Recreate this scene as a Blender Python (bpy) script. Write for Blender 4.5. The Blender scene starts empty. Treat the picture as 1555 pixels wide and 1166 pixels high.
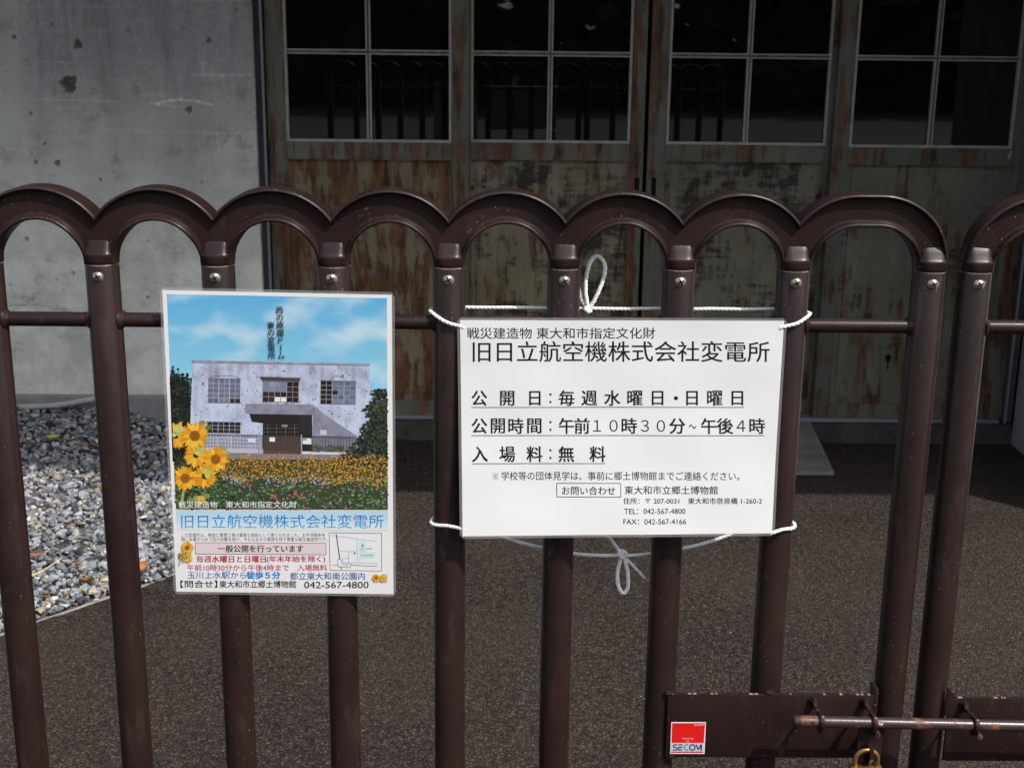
import bpy, bmesh, math, random
import numpy as np
from mathutils import Vector, Matrix
random.seed(7); rng = np.random.default_rng(7)
SC = bpy.context.scene; COL = SC.collection
rad = math.radians

# ---------------------------------------------------------------- camera
CAMH = 1.70
PITCH, ROLL, YAW, FPX = rad(15.048), rad(0.652), rad(0.789), 1980.3
fw = Vector((math.sin(YAW)*math.cos(PITCH), math.cos(YAW)*math.cos(PITCH), -math.sin(PITCH)))
rt = Vector((math.cos(YAW), -math.sin(YAW), 0)); up = rt.cross(fw)
rt2 = math.cos(ROLL)*rt + math.sin(ROLL)*up; up2 = -math.sin(ROLL)*rt + math.cos(ROLL)*up
cam = bpy.data.cameras.new('camera'); cam.sensor_width = 36; cam.sensor_fit = 'HORIZONTAL'
cam.lens = FPX*36/1555; cam.clip_start = 0.05; cam.clip_end = 2000
cam.dof.use_dof = True; cam.dof.focus_distance = 1.72; cam.dof.aperture_fstop = 20
camo = bpy.data.objects.new('camera', cam); COL.objects.link(camo)
m = Matrix((rt2, up2, -fw)).transposed().to_4x4(); m.translation = (0, 0, CAMH)
camo.matrix_world = m; SC.camera = camo
# ---------------------------------------------------------------- world, sun, exposure
SUN = Vector((0.55, -0.53, 1.0)).normalized()
W = bpy.data.worlds.new('World'); SC.world = W; W.use_nodes = True
wn = W.node_tree; bg = wn.nodes['Background']
sky = wn.nodes.new('ShaderNodeTexSky'); sky.sky_type = 'NISHITA'; sky.sun_disc = False
sky.sun_elevation = math.asin(SUN.z); sky.sun_rotation = math.atan2(SUN.x, SUN.y)
sky_desat = wn.nodes.new('ShaderNodeHueSaturation'); sky_desat.inputs['Saturation'].default_value = .6   # sky desaturated so that shade turns out less blue
wn.links.new(sky.outputs[0], sky_desat.inputs['Color']); wn.links.new(sky_desat.outputs[0], bg.inputs[0]); bg.inputs[1].default_value = 0.15; sky.dust_density = 2.5; sky.air_density = 1.0
sl = bpy.data.lights.new('sun', 'SUN'); sl.energy = 2.9; sl.angle = rad(0.53); sl.color = (1, 0.955, 0.89)
so = bpy.data.objects.new('sun', sl); COL.objects.link(so); so.rotation_euler = (-SUN).to_track_quat('-Z', 'Y').to_euler()
SC.view_settings.view_transform = 'Standard'; SC.view_settings.look = 'None'
SC.view_settings.exposure = 0.66; SC.view_settings.gamma = 1

# ---------------------------------------------------------------- helpers
class MB:
    """collects geometry for ONE mesh object; vertices in world coordinates"""
    def __init__(s): s.v = []; s.f = []; s.c = []; s.m = []; s.col = (1, 1, 1); s.mat = 0
    def add(s, vs, fs):
        b = len(s.v); s.v += [tuple(p) for p in vs]; s.c += [s.col]*len(vs)
        for f in fs: s.f.append(tuple(b+i for i in f)); s.m.append(s.mat)
    def box(s, a, b):
        (x0, y0, z0), (x1, y1, z1) = a, b
        s.add([(x0,y0,z0),(x1,y0,z0),(x1,y1,z0),(x0,y1,z0),(x0,y0,z1),(x1,y0,z1),(x1,y1,z1),(x0,y1,z1)],
              [(3,2,1,0),(4,5,6,7),(0,1,5,4),(1,2,6,5),(2,3,7,6),(3,0,4,7)])
    def bbox(s, a, b, r):
        """box with a chamfer of r on every edge"""
        bm = bmesh.new(); bmesh.ops.create_cube(bm, size=1)
        for v in bm.verts: v.co = Vector([a[i]+(v.co[i]+.5)*(b[i]-a[i]) for i in range(3)])
        bmesh.ops.bevel(bm, geom=list(bm.edges), offset=r, segments=2, affect='EDGES', profile=0.5)
        s.bm(bm)
    def bm(s, bm):
        bm.verts.index_update(); s.add([v.co[:] for v in bm.verts], [[v.index for v in f.verts] for f in bm.faces]); bm.free()
    def tube(s, pts, r, n=12, cap=True):
        pts = [Vector(p) for p in pts]; rs = r if isinstance(r, (list, tuple)) else [r]*len(pts)
        vs, fs = [], []; nrm = None
        for i, p in enumerate(pts):
            t = (pts[min(i+1, len(pts)-1)]-pts[max(i-1, 0)]).normalized()
            if nrm is None:
                nrm = t.orthogonal().normalized()
            nrm = (nrm-t*nrm.dot(t)).normalized(); bn = t.cross(nrm)
            for k in range(n):
                a = 2*math.pi*k/n; vs.append(p+(nrm*math.cos(a)+bn*math.sin(a))*rs[i])
        for i in range(len(pts)-1):
            for k in range(n): fs.append((i*n+k, i*n+(k+1) % n, (i+1)*n+(k+1) % n, (i+1)*n+k))
        if cap: fs += [tuple(range(n-1, -1, -1)), tuple((len(pts)-1)*n+k for k in range(n))]
        s.add(vs, fs)
    def prism(s, poly, axis, a, b):
        """2-D outline extruded along axis ('x': outline is (y,z); 'y': (x,z); 'z': (x,y))"""
        def P(q, t): return {'x': (t, q[0], q[1]), 'y': (q[0], t, q[1]), 'z': (q[0], q[1], t)}[axis]
        n = len(poly); s.add([P(q, a) for q in poly]+[P(q, b) for q in poly],
            [tuple(range(n)), tuple(range(2*n-1, n-1, -1))]+[(i, (i+1) % n, n+(i+1) % n, n+i) for i in range(n)])

def link(name, mb, mats, parent=None, smooth=None, col=False):
    me = bpy.data.meshes.new(name); off = parent_origin(parent)
    me.from_pydata([(v[0]-off[0], v[1]-off[1], v[2]-off[2]) for v in mb.v], [], mb.f)
    for mt in (mats if isinstance(mats, (list, tuple)) else [mats]): me.materials.append(mt)
    if any(mb.m): me.polygons.foreach_set('material_index', mb.m)
    if col:
        at = me.color_attributes.new('tint', 'FLOAT_COLOR', 'POINT')
        at.data.foreach_set('color', np.hstack([np.array(mb.c, 'f'), np.ones((len(mb.c), 1), 'f')]).ravel())
    me.update()
    bm = bmesh.new(); bm.from_mesh(me); bmesh.ops.recalc_face_normals(bm, faces=bm.faces); bm.to_mesh(me); bm.free()
    if smooth:
        me.polygons.foreach_set('use_smooth', [True]*len(me.polygons)); me.set_sharp_from_angle(angle=rad(smooth))
    o = bpy.data.objects.new(name, me); COL.objects.link(o)
    if parent: o.parent = parent
    return o
def parent_origin(p):
    v = Vector((0, 0, 0))
    while p: v += p.location; p = p.parent
    return v
def tag(o, label, cat, group=None):
    o['label'] = label; o['category'] = cat
    if group: o['group'] = group
    return o
def thing(name, loc, label, cat, group=None):
    o = bpy.data.objects.new(name, None); o.empty_display_size = .05; COL.objects.link(o); o.location = loc
    return tag(o, label, cat, group)
def kind(o, k): o['kind'] = k; return o

# ---------------------------------------------------------------- materials
def mat(name, color=(.5, .5, .5), rough=.5, metal=0., spec=.5):
    mt = bpy.data.materials.new(name); mt.use_nodes = True
    p = mt.node_tree.nodes['Principled BSDF']
    p.inputs['Base Color'].default_value = (*color, 1); p.inputs['Roughness'].default_value = rough
    p.inputs['Metallic'].default_value = metal; p.inputs['Specular IOR Level'].default_value = spec
    return mt
class N:
    """small node-graph builder"""
    def __init__(s, mt):
        s.t = mt.node_tree; s.p = s.t.nodes['Principled BSDF']; s.tc = s.t.nodes.new('ShaderNodeTexCoord')
        s.geo = s.t.nodes.new('ShaderNodeNewGeometry')
    def put(s, sock, v):
        if isinstance(v, (int, float)): sock.default_value = v
        elif isinstance(v, tuple): sock.default_value = (*v, 1) if len(sock.default_value) == 4 and len(v) == 3 else v
        else: s.t.links.new(v, sock)
    def pos(s, scale=(1, 1, 1), loc=(0, 0, 0)):
        n = s.t.nodes.new('ShaderNodeMapping'); s.t.links.new(s.geo.outputs['Position'], n.inputs[0])
        n.inputs['Scale'].default_value = scale; n.inputs['Location'].default_value = loc; return n.outputs[0]
    def noise(s, vec, scale, detail=4, rough=.55, dist=0.):
        n = s.t.nodes.new('ShaderNodeTexNoise'); s.t.links.new(vec, n.inputs['Vector'])
        n.inputs['Scale'].default_value = scale; n.inputs['Detail'].default_value = detail
        n.inputs['Roughness'].default_value = rough; n.inputs['Distortion'].default_value = dist; return n.outputs['Fac']
    def vor(s, vec, scale, feature='F1', out='Distance', rnd=1.):
        n = s.t.nodes.new('ShaderNodeTexVoronoi'); n.feature = feature; s.t.links.new(vec, n.inputs['Vector'])
        n.inputs['Scale'].default_value = scale; n.inputs['Randomness'].default_value = rnd; return n.outputs[out]
    def ramp(s, v, *stops):
        n = s.t.nodes.new('ShaderNodeValToRGB'); e = n.color_ramp.elements
        while len(e) < len(stops): e.new(.5)
        for el, (q, c) in zip(e, stops):
            el.position = q; el.color = (c, c, c, 1) if isinstance(c, (int, float)) else (*c, 1)
        s.t.links.new(v, n.inputs[0]); return n.outputs[0]
    def mix(s, f, a, b, mode='MIX'):
        n = s.t.nodes.new('ShaderNodeMix'); n.data_type = 'RGBA'; n.blend_type = mode
        s.put(n.inputs[0], f); s.put(n.inputs[6], a); s.put(n.inputs[7], b); return n.outputs[2]
    def math(s, op, a, b=0.):
        n = s.t.nodes.new('ShaderNodeMath'); n.operation = op; s.put(n.inputs[0], a); s.put(n.inputs[1], b); return n.outputs[0]
    def sep(s, vec):
        n = s.t.nodes.new('ShaderNodeSeparateXYZ'); s.t.links.new(vec, n.inputs[0]); return n.outputs
    def attr(s, name):
        n = s.t.nodes.new('ShaderNodeAttribute'); n.attribute_name = name; return n.outputs['Color']
    def bump(s, h, strength=.5, dist=.002):
        n = s.t.nodes.new('ShaderNodeBump'); n.inputs['Strength'].default_value = strength; n.inputs['Distance'].default_value = dist
        s.t.links.new(h, n.inputs['Height']); s.t.links.new(n.outputs[0], s.p.inputs['Normal'])
    def base(s, c): s.put(s.p.inputs['Base Color'], c)
    def rough(s, c): s.put(s.p.inputs['Roughness'], c)

def brown_paint():
    mt = mat('brown_paint', (.06, .03, .028), rough=.36, spec=.22); n = N(mt); P = n.pos()
    big = n.noise(P, 9, 4); c = n.mix(n.ramp(big, (.35, 0.), (.7, 1.)), (.0155, .0083, .0077), (.0245, .0128, .0118))
    speck = n.ramp(n.noise(P, 380, 2, .5), (.70, 0.), (.735, 1.))
    area = n.ramp(n.noise(n.pos((1, 1, .5)), 14, 3), (.44, 0.), (.62, 1.))
    c = n.mix(n.math('MULTIPLY', speck, area), c, (.30, .22, .13))
    dust = n.ramp(n.noise(n.pos((1, 1, .25)), 40, 5, .65), (.57, 0.), (.8, .16))
    c = n.mix(dust, c, (.16, .11, .095))
    n.base(c); n.rough(n.ramp(n.noise(P, 60, 5), (.3, .26), (.75, .42))); n.bump(n.noise(P, 700, 2), .12, .0006); return mt
def steel_rod():
    mt = mat('worn_steel', (.2, .16, .15), .35, .6); n = N(mt); P = n.pos()
    r = n.ramp(n.noise(P, 38, 5, .7), (.53, 0.), (.62, 1.)); w = n.ramp(n.noise(n.pos((1, 1, 1), (3, 1, 2)), 70, 4), (.68, 0.), (.72, 1.))
    c = n.mix(r, (.060, .044, .041), (.13, .048, .020)); c = n.mix(w, c, (.6, .58, .52)); n.base(c)
    n.put(n.p.inputs['Metallic'], n.math('SUBTRACT', .45, n.math('MULTIPLY', r, .45))); n.rough(n.math('ADD', .3, n.math('MULTIPLY', r, .4)))
    n.bump(n.noise(P, 300, 3), .25, .0008); return mt
def concrete(name, warm=0.):
    mt = mat(name, (.3, .3, .3), .9, 0, .2); n = N(mt); P = n.pos()
    a = n.noise(P, 1.6, 6, .6); c = n.mix(n.ramp(a, (.3, 0.), (.72, 1.)), (.30, .292, .286), (.44, .43, .405))
    st = n.noise(n.pos((7, 1, .8)), 2.2, 5, .6); c = n.mix(n.ramp(st, (.44, 0.), (.70, .65)), c, (.44, .435, .42))
    dk = n.noise(n.pos((9, 1, 1.1), (4, 0, 2)), 1.8, 5, .65); c = n.mix(n.ramp(dk, (.50, 0.), (.68, .75)), c, (.17, .167, .172))
    hb = n.noise(n.pos((.6, 1, 26), (0, 0, 5)), 2.0, 3, .6); c = n.mix(n.ramp(hb, (.60, 0.), (.70, .55)), c, (.50, .50, .47))
    rs = n.noise(n.pos((1, 1, 1), (9, 3, 1)), 5.5, 4, .6); c = n.mix(n.ramp(rs, (.60, 0.), (.74, .5)), c, (.27, .19, .14))
    fine = n.noise(P, 60, 6, .7); c = n.mix(n.ramp(fine, (.3, .45), (.7, 0.)), c, (.13, .13, .13))
    # paler band at far left; gravel's bounce light painted in as paler lower wall
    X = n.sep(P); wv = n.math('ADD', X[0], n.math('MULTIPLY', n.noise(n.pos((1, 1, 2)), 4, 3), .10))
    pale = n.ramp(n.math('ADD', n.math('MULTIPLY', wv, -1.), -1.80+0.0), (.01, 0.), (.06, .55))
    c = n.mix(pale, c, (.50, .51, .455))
    low_bounce = n.ramp(n.math('MULTIPLY', X[2], .4), (.30, .95), (.66, 0.)); c = n.mix(low_bounce, c, n.mix(n.ramp(n.noise(P, 7, 5, .65), (.4, 0.), (.62, 1.)), (.56, .56, .49), (.72, .72, .64)))
    bl = n.noise(n.pos((1, 1, .6), (7, 0, 3)), 3.2, 6, .68); c = n.mix(n.ramp(bl, (.50, 0.), (.70, .35)), c, (.27, .265, .245))
    lich = n.noise(n.pos((1, 1, 1.6), (2, 0, 7)), 9, 6, .72); lz = n.ramp(n.noise(n.pos((1, 1, 1), (5, 0, 5)), 2.6, 3), (.44, 0.), (.60, 1.)); c = n.mix(n.math('MULTIPLY', n.ramp(lich, (.52, 0.), (.60, .6)), lz), c, (.22, .218, .19))
    pore = n.ramp(n.vor(P, 38), (.05, 1.), (.10, 0.)); few = n.ramp(n.noise(P, 11, 2), (.55, 0.), (.62, .8))
    c = n.mix(n.math('MULTIPLY', pore, few), c, (.06, .055, .05))
    c = n.mix(1., c, n.attr('tint'), 'MULTIPLY')
    n.base(c); n.bump(n.math('ADD', fine, n.math('MULTIPLY', n.noise(n.pos((1, 1, 30)), 6, 2), .25)), .5, .004); return mt
def plain_concrete(name, ca, cb, sc=6):
    mt = mat(name, ca, .9, 0, .2); n = N(mt); P = n.pos(); a = n.noise(P, sc, 6, .65)
    c = n.mix(n.ramp(a, (.3, 0.), (.7, 1.)), ca, cb); f = n.noise(P, 90, 4, .7); c = n.mix(n.ramp(f, (.3, .5), (.6, 0.)), c, tuple(q*.5 for q in ca))
    n.base(c); n.bump(f, .6, .004); return mt
def door_paint(name, green, rust, rust_at, black_at, seed, streak=1.4):
    mt = mat(name, green, .62, 0, .3); n = N(mt); P = n.pos((1, 1, 1), (seed*3.1, 0, seed*1.7))
    g = n.noise(P, 4, 5); c = n.mix(n.ramp(g, (.3, 0.), (.7, 1.)), tuple(q*.8 for q in green), tuple(q*1.25 for q in green))
    S = n.pos((11, 1, streak), (seed*2.3, 0, seed)); r = n.noise(S, 1.5, 7, .68, .3); r2 = n.noise(n.pos((1, 1, 1), (seed, 0, seed*5)), 7, 5, .65)
    rr = n.math('ADD', n.math('MULTIPLY', r, .68), n.math('MULTIPLY', r2, .32))
    rf = n.ramp(rr, (rust_at, 0.), (rust_at+.055, 1.)); c = n.mix(rf, c, n.mix(n.ramp(n.noise(n.pos((4, 1, 1), (seed, 0, 0)), 7, 5, .7), (.35, 0.), (.65, 1.)), tuple(q*.35 for q in rust), tuple(q*1.55 for q in rust)))
    pale = n.ramp(n.noise(n.pos((5, 1, 1.2), (seed*7, 0, 1)), 2.5, 5, .6), (.56, 0.), (.72, .55)); c = n.mix(pale, c, tuple(min(1, q*1.6) for q in green))
    b = n.noise(n.pos((1, 1, 1.2), (seed*1.3, 0, seed*4)), 3.1, 6, .72, .2); bh = n.noise(n.pos((5, 1, 40), (seed, 0, 0)), 1.4, 4, .7)
    bv = n.noise(n.pos((30, 1, 2), (seed, 0, 0)), 1.4, 4, .7)
    bb = n.math('ADD', n.math('MULTIPLY', b, .62), n.math('ADD', n.math('MULTIPLY', bh, .18), n.math('MULTIPLY', bv, .20)))
    c = n.mix(n.ramp(bb, (black_at, 0.), (black_at+.06, .9)), c, (.012, .011, .011))
    sp = n.ramp(n.noise(P, 85, 3, .6), (.70, 0.), (.73, .9)); c = n.mix(sp, c, (.02, .014, .01))
    n.base(c); n.bump(n.math('ADD', n.noise(P, 50, 5, .7), n.math('MULTIPLY', rf, -.4)), .5, .003); return mt
def asphalt():
    mt = mat('asphalt', (.05, .042, .037), .85, 0, .25); n = N(mt); P0 = n.pos(); w_ = n.t.nodes.new('ShaderNodeTexNoise'); w_.inputs['Scale'].default_value = 130; w_.inputs['Detail'].default_value = 3; n.t.links.new(P0, w_.inputs['Vector'])
    v_ = n.t.nodes.new('ShaderNodeVectorMath'); v_.operation = 'MULTIPLY_ADD'; n.t.links.new(w_.outputs['Color'], v_.inputs[0]); v_.inputs[1].default_value = (.011, .011, 0); n.t.links.new(P0, v_.inputs[2]); P = v_.outputs[0]
    e = n.vor(P, 100, 'DISTANCE_TO_EDGE'); cc = n.sep(n.vor(P, 100, 'F1', 'Color')); d = n.vor(P, 100)
    c = n.mix(cc[0], (.030, .0218, .0180), (.086, .0630, .0510))
    chip = n.sep(n.vor(P, 150, 'F1', 'Color')); tiny = n.ramp(n.vor(P, 150), (.18, 1.), (.3, 0.))
    c = n.mix(n.math('MULTIPLY', n.ramp(chip[1], (.988, 0.), (.992, 1.)), tiny), c, n.mix(n.ramp(chip[0], (.5, 0.), (.55, 1.)), (.50, .47, .43), (.42, .22, .08)))
    pit_shade = n.ramp(e, (.02, 1.), (.12, 0.)); hole = n.ramp(n.noise(P, 60, 3, .65), (.485, 0.), (.555, 1.))
    c = n.mix(n.math('MULTIPLY', pit_shade, n.math('ADD', .55, n.math('MULTIPLY', hole, .5))), c, (.006, .0055, .0055))  # self-shadow of crevices and holes painted into the colour as near black
    c = n.mix(n.math('MULTIPLY', hole, n.ramp(cc[2], (.50, 0.), (.56, .95))), c, (.008, .0075, .0075))
    big = n.noise(P, 1.1, 4); c = n.mix(n.ramp(big, (.36, 0.), (.66, .35)), c, (.092, .067, .052))
    dk = n.noise(n.pos((1, 1, 1), (3, 8, 0)), 2.3, 5, .65); c = n.mix(n.ramp(dk, (.52, 0.), (.70, .35)), c, (.026, .021, .019))
    n.base(c); top = n.ramp(e, (0., 0.), (.16, 1.))
    h = n.math('ADD', n.math('MULTIPLY', top, .7), n.math('SUBTRACT', n.math('MULTIPLY', cc[2], .75), n.math('ADD', n.math('MULTIPLY', hole, .5), n.math('MULTIPLY', d, .5)))); n.bump(h, 1., .0075); return mt
def tinted(name, rough=.8, spec=.3, bumpscale=None, coat=0., gain=1.):
    mt = mat(name, (1, 1, 1), rough, 0, spec); n = N(mt); n.base(n.mix(1., n.attr('tint'), (gain, gain, gain), 'MULTIPLY') if gain != 1. else n.attr('tint'))
    if bumpscale: n.bump(n.noise(n.pos(), bumpscale, 4), .5, .003)
    if coat: n.p.inputs['Coat Weight'].default_value = coat; n.p.inputs['Coat Roughness'].default_value = .08
    return mt
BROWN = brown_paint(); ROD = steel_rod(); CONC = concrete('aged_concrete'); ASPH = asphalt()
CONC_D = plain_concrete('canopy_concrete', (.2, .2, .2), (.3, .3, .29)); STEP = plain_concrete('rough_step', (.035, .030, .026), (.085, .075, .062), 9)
SIDE = plain_concrete('side_concrete', (.17, .155, .145), (.33, .31, .30), 5); KERBM = plain_concrete('pale_kerb', (.22, .20, .18), (.36, .34, .30), 14)
D1 = door_paint('rusty_door_paint', (.165, .135, .08), (.105, .046, .018), .450, .56, 1.0)
D2 = door_paint('cream_door_paint', (.185, .158, .098), (.105, .055, .026), .520, .495, 2.0, 2.5)
D3 = door_paint('grey_green_door_paint', (.135, .125, .085), (.095, .050, .024), .520, .495, 3.0, 2.5)
D4 = door_paint('streaked_door_paint', (.122, .117, .082), (.095, .047, .018), .515, .555, 4.0, 1.2)
FRP = door_paint('door_frame_paint', (.115, .108, .078), (.095, .045, .020), .478, .62, 5.0, .9)
FRP2 = door_paint('door_frame_green_paint', (.105, .108, .082), (.095, .046, .020), .500, .62, 6.0, .9)
JAMB = door_paint('jamb_paint', (.07, .068, .066), (.10, .05, .026), .58, .68, 8.0, .6)
PUTTY = plain_concrete('pale_putty', (.30, .28, .25), (.46, .44, .40), 20)
GLASS = mat('dark_window_glass', (.004, .0045, .005), .015, 0, .95)
STEEL = mat('galvanised_steel', (.20, .21, .23), .5, .4)
INK = tinted('printing_ink', .5, .25, None, .2, .77); PAPER = mat('laminated_paper', (.63, .63, .622), .5, 0, .3)
PAPER.node_tree.nodes['Principled BSDF'].inputs['Coat Weight'].default_value = .2; PAPER.node_tree.nodes['Principled BSDF'].inputs['Coat Roughness'].default_value = .1
BLACK = mat('black_recess', (.008, .008, .008), .9, 0, .1)
SCREWM = mat('screw_metal', (.55, .50, .40), .33, .85); BRASS = mat('old_brass', (.33, .21, .07), .38, .85)
SEAM = plain_concrete('chipped_seam', (.10, .065, .05), (.34, .27, .19), 60)
ROPEM = mat('white_nylon_rope', (.78, .78, .76), .55, 0, .4); _n = N(ROPEM); _n.base(_n.mix(_n.noise(_n.pos(), 160, 3), (.62, .61, .57), (.86, .86, .85)))
ROPEM2 = mat('grey_nylon_rope', (.6, .58, .54), .6, 0, .3); _n = N(ROPEM2); _n.base(_n.mix(_n.ramp(_n.noise(_n.pos(), 160, 3), (.3, 0.), (.55, 1.)), (.76, .74, .71), (.93, .92, .90)))
for _m in (ROPEM, ROPEM2): N(_m).bump(N(_m).noise(N(_m).pos((1, 1, 1)), 900, 2), .3, .001)
def film():
    mt = mat('clear_laminate', (.9, .9, .9), .08); p = mt.node_tree.nodes['Principled BSDF']
    p.inputs['Alpha'].default_value = .14; p.inputs['Base Color'].default_value = (.5, .5, .5, 1); return mt
FILM = film(); STONE = tinted('gravel_stone', .85, .3, 90); LEAFM = tinted('dry_leaf', .75, .2, 120); FOL = tinted('foliage', .9, .05)
PLAST = plain_concrete('grey_plastic_pipe', (.34, .33, .31), (.48, .47, .45), 8); EARTH = plain_concrete('dark_earth', (.06, .06, .062), (.10, .10, .10), 20)
def tread():
    mt = mat('ramp_tread', (.13, .13, .12), .75, 0, .3); n = N(mt); P = n.pos()
    w = n.vor(n.pos((1, 1, 1)), 60, 'F1', 'Distance', .0); c = n.mix(n.ramp(w, (.25, 0.), (.45, 1.)), (.17, .165, .155), (.095, .092, .088))
    n.base(n.mix(n.ramp(n.noise(P, 6, 4), (.4, 0.), (.7, .5)), c, (.2, .19, .175))); n.bump(w, .8, .004); return mt
TREAD = tread(); PATHM = plain_concrete('grey_paving', (.055, .05, .045), (.09, .083, .075), 3)

# ---------------------------------------------------------------- ground
mb = MB(); mb.add([(-300, -300, 0), (300, -300, 0), (300, 300, 0), (-300, 300, 0)], [(0, 1, 2, 3)]); kind(link('ground', mb, ASPH), 'structure')
EDGE = [(-3.2, 1.62), (-2.2, 2.66), (-1.60, 3.27), (-1.426, 3.473), (-1.212, 3.711), (-1.051, 3.879), (-.985, 3.985), (-.955, 4.12), (-.95, 5.36)]
def edge_x(y):
    for (xa, ya), (xb, yb) in zip(EDGE, EDGE[1:]):
        if ya <= y <= yb: return xa+(xb-xa)*(y-ya)/(yb-ya)
    return EDGE[0][0] if y < EDGE[0][1] else EDGE[-1][0]
def bed_z(x, y):
    d = max(0., (edge_x(y)-x)); dd = d*.72 if y < 4.0 else d
    s = min(1., dd/.75); s = s*s*(3-2*s)
    t = min(1., max(0., (y-3.2)/2.1))
    return .006+s*t*(.10+.04*min(1., max(0., (-1.2-x)/.9)))
mb = MB(); gx = np.linspace(-4.2, -.9, 67); gy = np.linspace(2.6, 5.37, 57); vs = []; fs = []
for j, y in enumerate(gy):
    for i in range(60):
        x = edge_x(y)-(i/59)*(edge_x(y)+4.2); vs.append((x, y, bed_z(x, y)-.004))
for j in range(len(gy)-1):
    for i in range(59): a = j*60+i; fs.append((a, a+1, a+61, a+60))
mb.add(vs, fs); kind(link('gravel_bed', mb, EARTH), 'structure')
mb = MB(); vs = []
for (xa, ya), (xb, yb) in zip(EDGE, EDGE[1:]):
    for k in range(8):
        t = k/8; x, y = xa+(xb-xa)*t, ya+(yb-ya)*t
        d = Vector((xb-xa, yb-ya)).normalized(); nr = Vector((d.y, -d.x)); w1 = .000+random.uniform(-.003, .003); w0 = .005+random.uniform(-.004, .004)
        vs += [(x+nr.x*w1, y+nr.y*w1, .0), (x+nr.x*w1*.6, y+nr.y*w1*.6, .003), (x-nr.x*w0, y-nr.y*w0, .004), (x-nr.x*w0*1.3, y-nr.y*w0*1.3, .0)]
n = len(vs)//4; mb.add(vs, [(i*4+k, i*4+k+1, i*4+k+5, i*4+k+4) for i in range(n-1) for k in range(3)]); kind(link('kerb', mb, KERBM), 'structure')
# crushed stones
def stone_shapes(k):
    out = []
    for _ in range(k):
        bm = bmesh.new(); ax = Vector((random.uniform(.7, 1.25), random.uniform(.6, 1.), random.uniform(.38, .7)))
        for _ in range(13):
            q = Vector((random.gauss(0, 1), random.gauss(0, 1), random.gauss(0, 1))).normalized()
            bm.verts.new(Vector((q.x*ax.x, q.y*ax.y, q.z*ax.z))*random.uniform(.8, 1.05))
        r = bmesh.ops.convex_hull(bm, input=bm.verts); bmesh.ops.delete(bm, geom=r['geom_unused'], context='VERTS') if r['geom_unused'] else None
        bm.verts.index_update(); out.append((np.array([v.co[:] for v in bm.verts]), [tuple(v.index for v in f.verts) for f in bm.faces])); bm.free()
    return out
SH = stone_shapes(24); mb = MB()
pal = [(.15, .16, .18), (.22, .235, .26), (.30, .315, .34), (.075, .08, .09), (.38, .39, .40), (.26, .235, .185), (.44, .43, .41), (.18, .19, .21), (.25, .265, .29), (.33, .28, .20), (.045, .048, .055)]
wts = [18, 16, 15, 16, 9, 13, 4, 13, 11, 8, 10]
cnt = 0
while cnt < 19000:
    y = random.uniform(2.9, 5.34); x = random.uniform(-2.75, -.94)
    if x > edge_x(y)-random.choice((.0, .004, .01, -.012)): continue
    if x < -1.0-.33*y*1.35: cnt += 1; continue
    vsh, fsh = random.choice(SH); sz = random.choice([.007, .009, .011, .013, .016, .020])*random.uniform(.75, 1.25)
    R = np.array((Matrix.Rotation(random.uniform(0, 6.28), 3, 'Z') @ Matrix.Rotation(random.gauss(0, .45), 3, 'X') @ Matrix.Rotation(random.gauss(0, .45), 3, 'Y')))
    p = vsh @ R.T*sz + np.array([x, y, bed_z(x, y)+random.uniform(.000, .016)])
    c = random.choices(pal, wts)[0]; k = random.uniform(.70, 1.25); mb.col = tuple(min(.6, q*k) for q in c); mb.add(p.tolist(), fsh); cnt += 1
g = kind(link('gravel', mb, STONE, None, None, True), 'stuff')

# ---------------------------------------------------------------- building
WALLY = 5.36; DX0, DX1 = -.97, 2.245; LINT = 2.78
BLD = thing('concrete_building', (0, 5.5, 0), 'old grey concrete building with pitted wall and weathered sliding doors behind the fence', 'building')
mb = MB(); mb.col = (1, 1, 1)
mb.box((-7, 5.385, -.05), (DX0-.004, 5.66, 6.5)); mb.box((DX1+.36, 5.385, -.05), (9, 5.66, 6.5)); mb.box((DX0-.004, 5.385, LINT), (DX1+.36, 5.66, 6.5))
# plain outer skin round the finely modelled patch
def skin(x0, x1, z0, z1): mb.add([(x0, WALLY, z0), (x1, WALLY, z0), (x1, WALLY, z1), (x0, WALLY, z1)], [(0, 1, 2, 3)])
GX0, GX1, GZ0, GZ1 = -2.45, DX0, .0, 2.0
skin(-7, GX0, -.05, 6.5); skin(GX0, GX1, GZ1, 6.5); skin(DX0, DX1+.36, LINT, 6.5); skin(DX1+.36, 9, -.05, 6.5)
mb.add([(DX0, WALLY, LINT), (DX1+.36, WALLY, LINT), (DX1+.36, 5.39, LINT), (DX0, 5.39, LINT)], [(0, 1, 2, 3)])
HOLES = [(-1.663, 1.637, .022, .9), (-1.711, 1.484, .042, 1), (-1.237, 1.388, .017, 1), (-1.913, 1.662, .012, .9), (-1.758, 1.714, .008, .8), (-1.868, 1.175, .012, .9), (-1.781, 1.17, .016, .9),
         (-1.144, 1.658, .013, .8), (-1.459, 1.692, .016, .45), (-1.248, 1.707, .016, .45), (-1.448, 1.461, .028, .3), (-1.871, 1.366, .009, .8), (-1.612, 1.106, .009, .8), (-1.03, 1.777, .007, .8),
         (-1.825, 1.249, .009, .8), (-1.872, 1.569, .020, .35), (-1.546, 1.181, .030, .3), (-2.12, 1.41, .02, .8), (-1.32, .93, .012, .7), (-1.55, .55, .014, .7), (-1.75, .72, .010, .8), (-1.45, .62, .009, .8),
         (-1.65, .38, .018, .5), (-1.09, .80, .020, .5), (-1.20, 1.10, .006, .8), (-1.43, .86, .007, .8), (-1.93, .86, .013, .7), (-1.83, .52, .011, .8), (-1.23, .48, .012, .7), (-1.12, .43, .016, .6), (-1.37, .33, .010, .8)]
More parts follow.
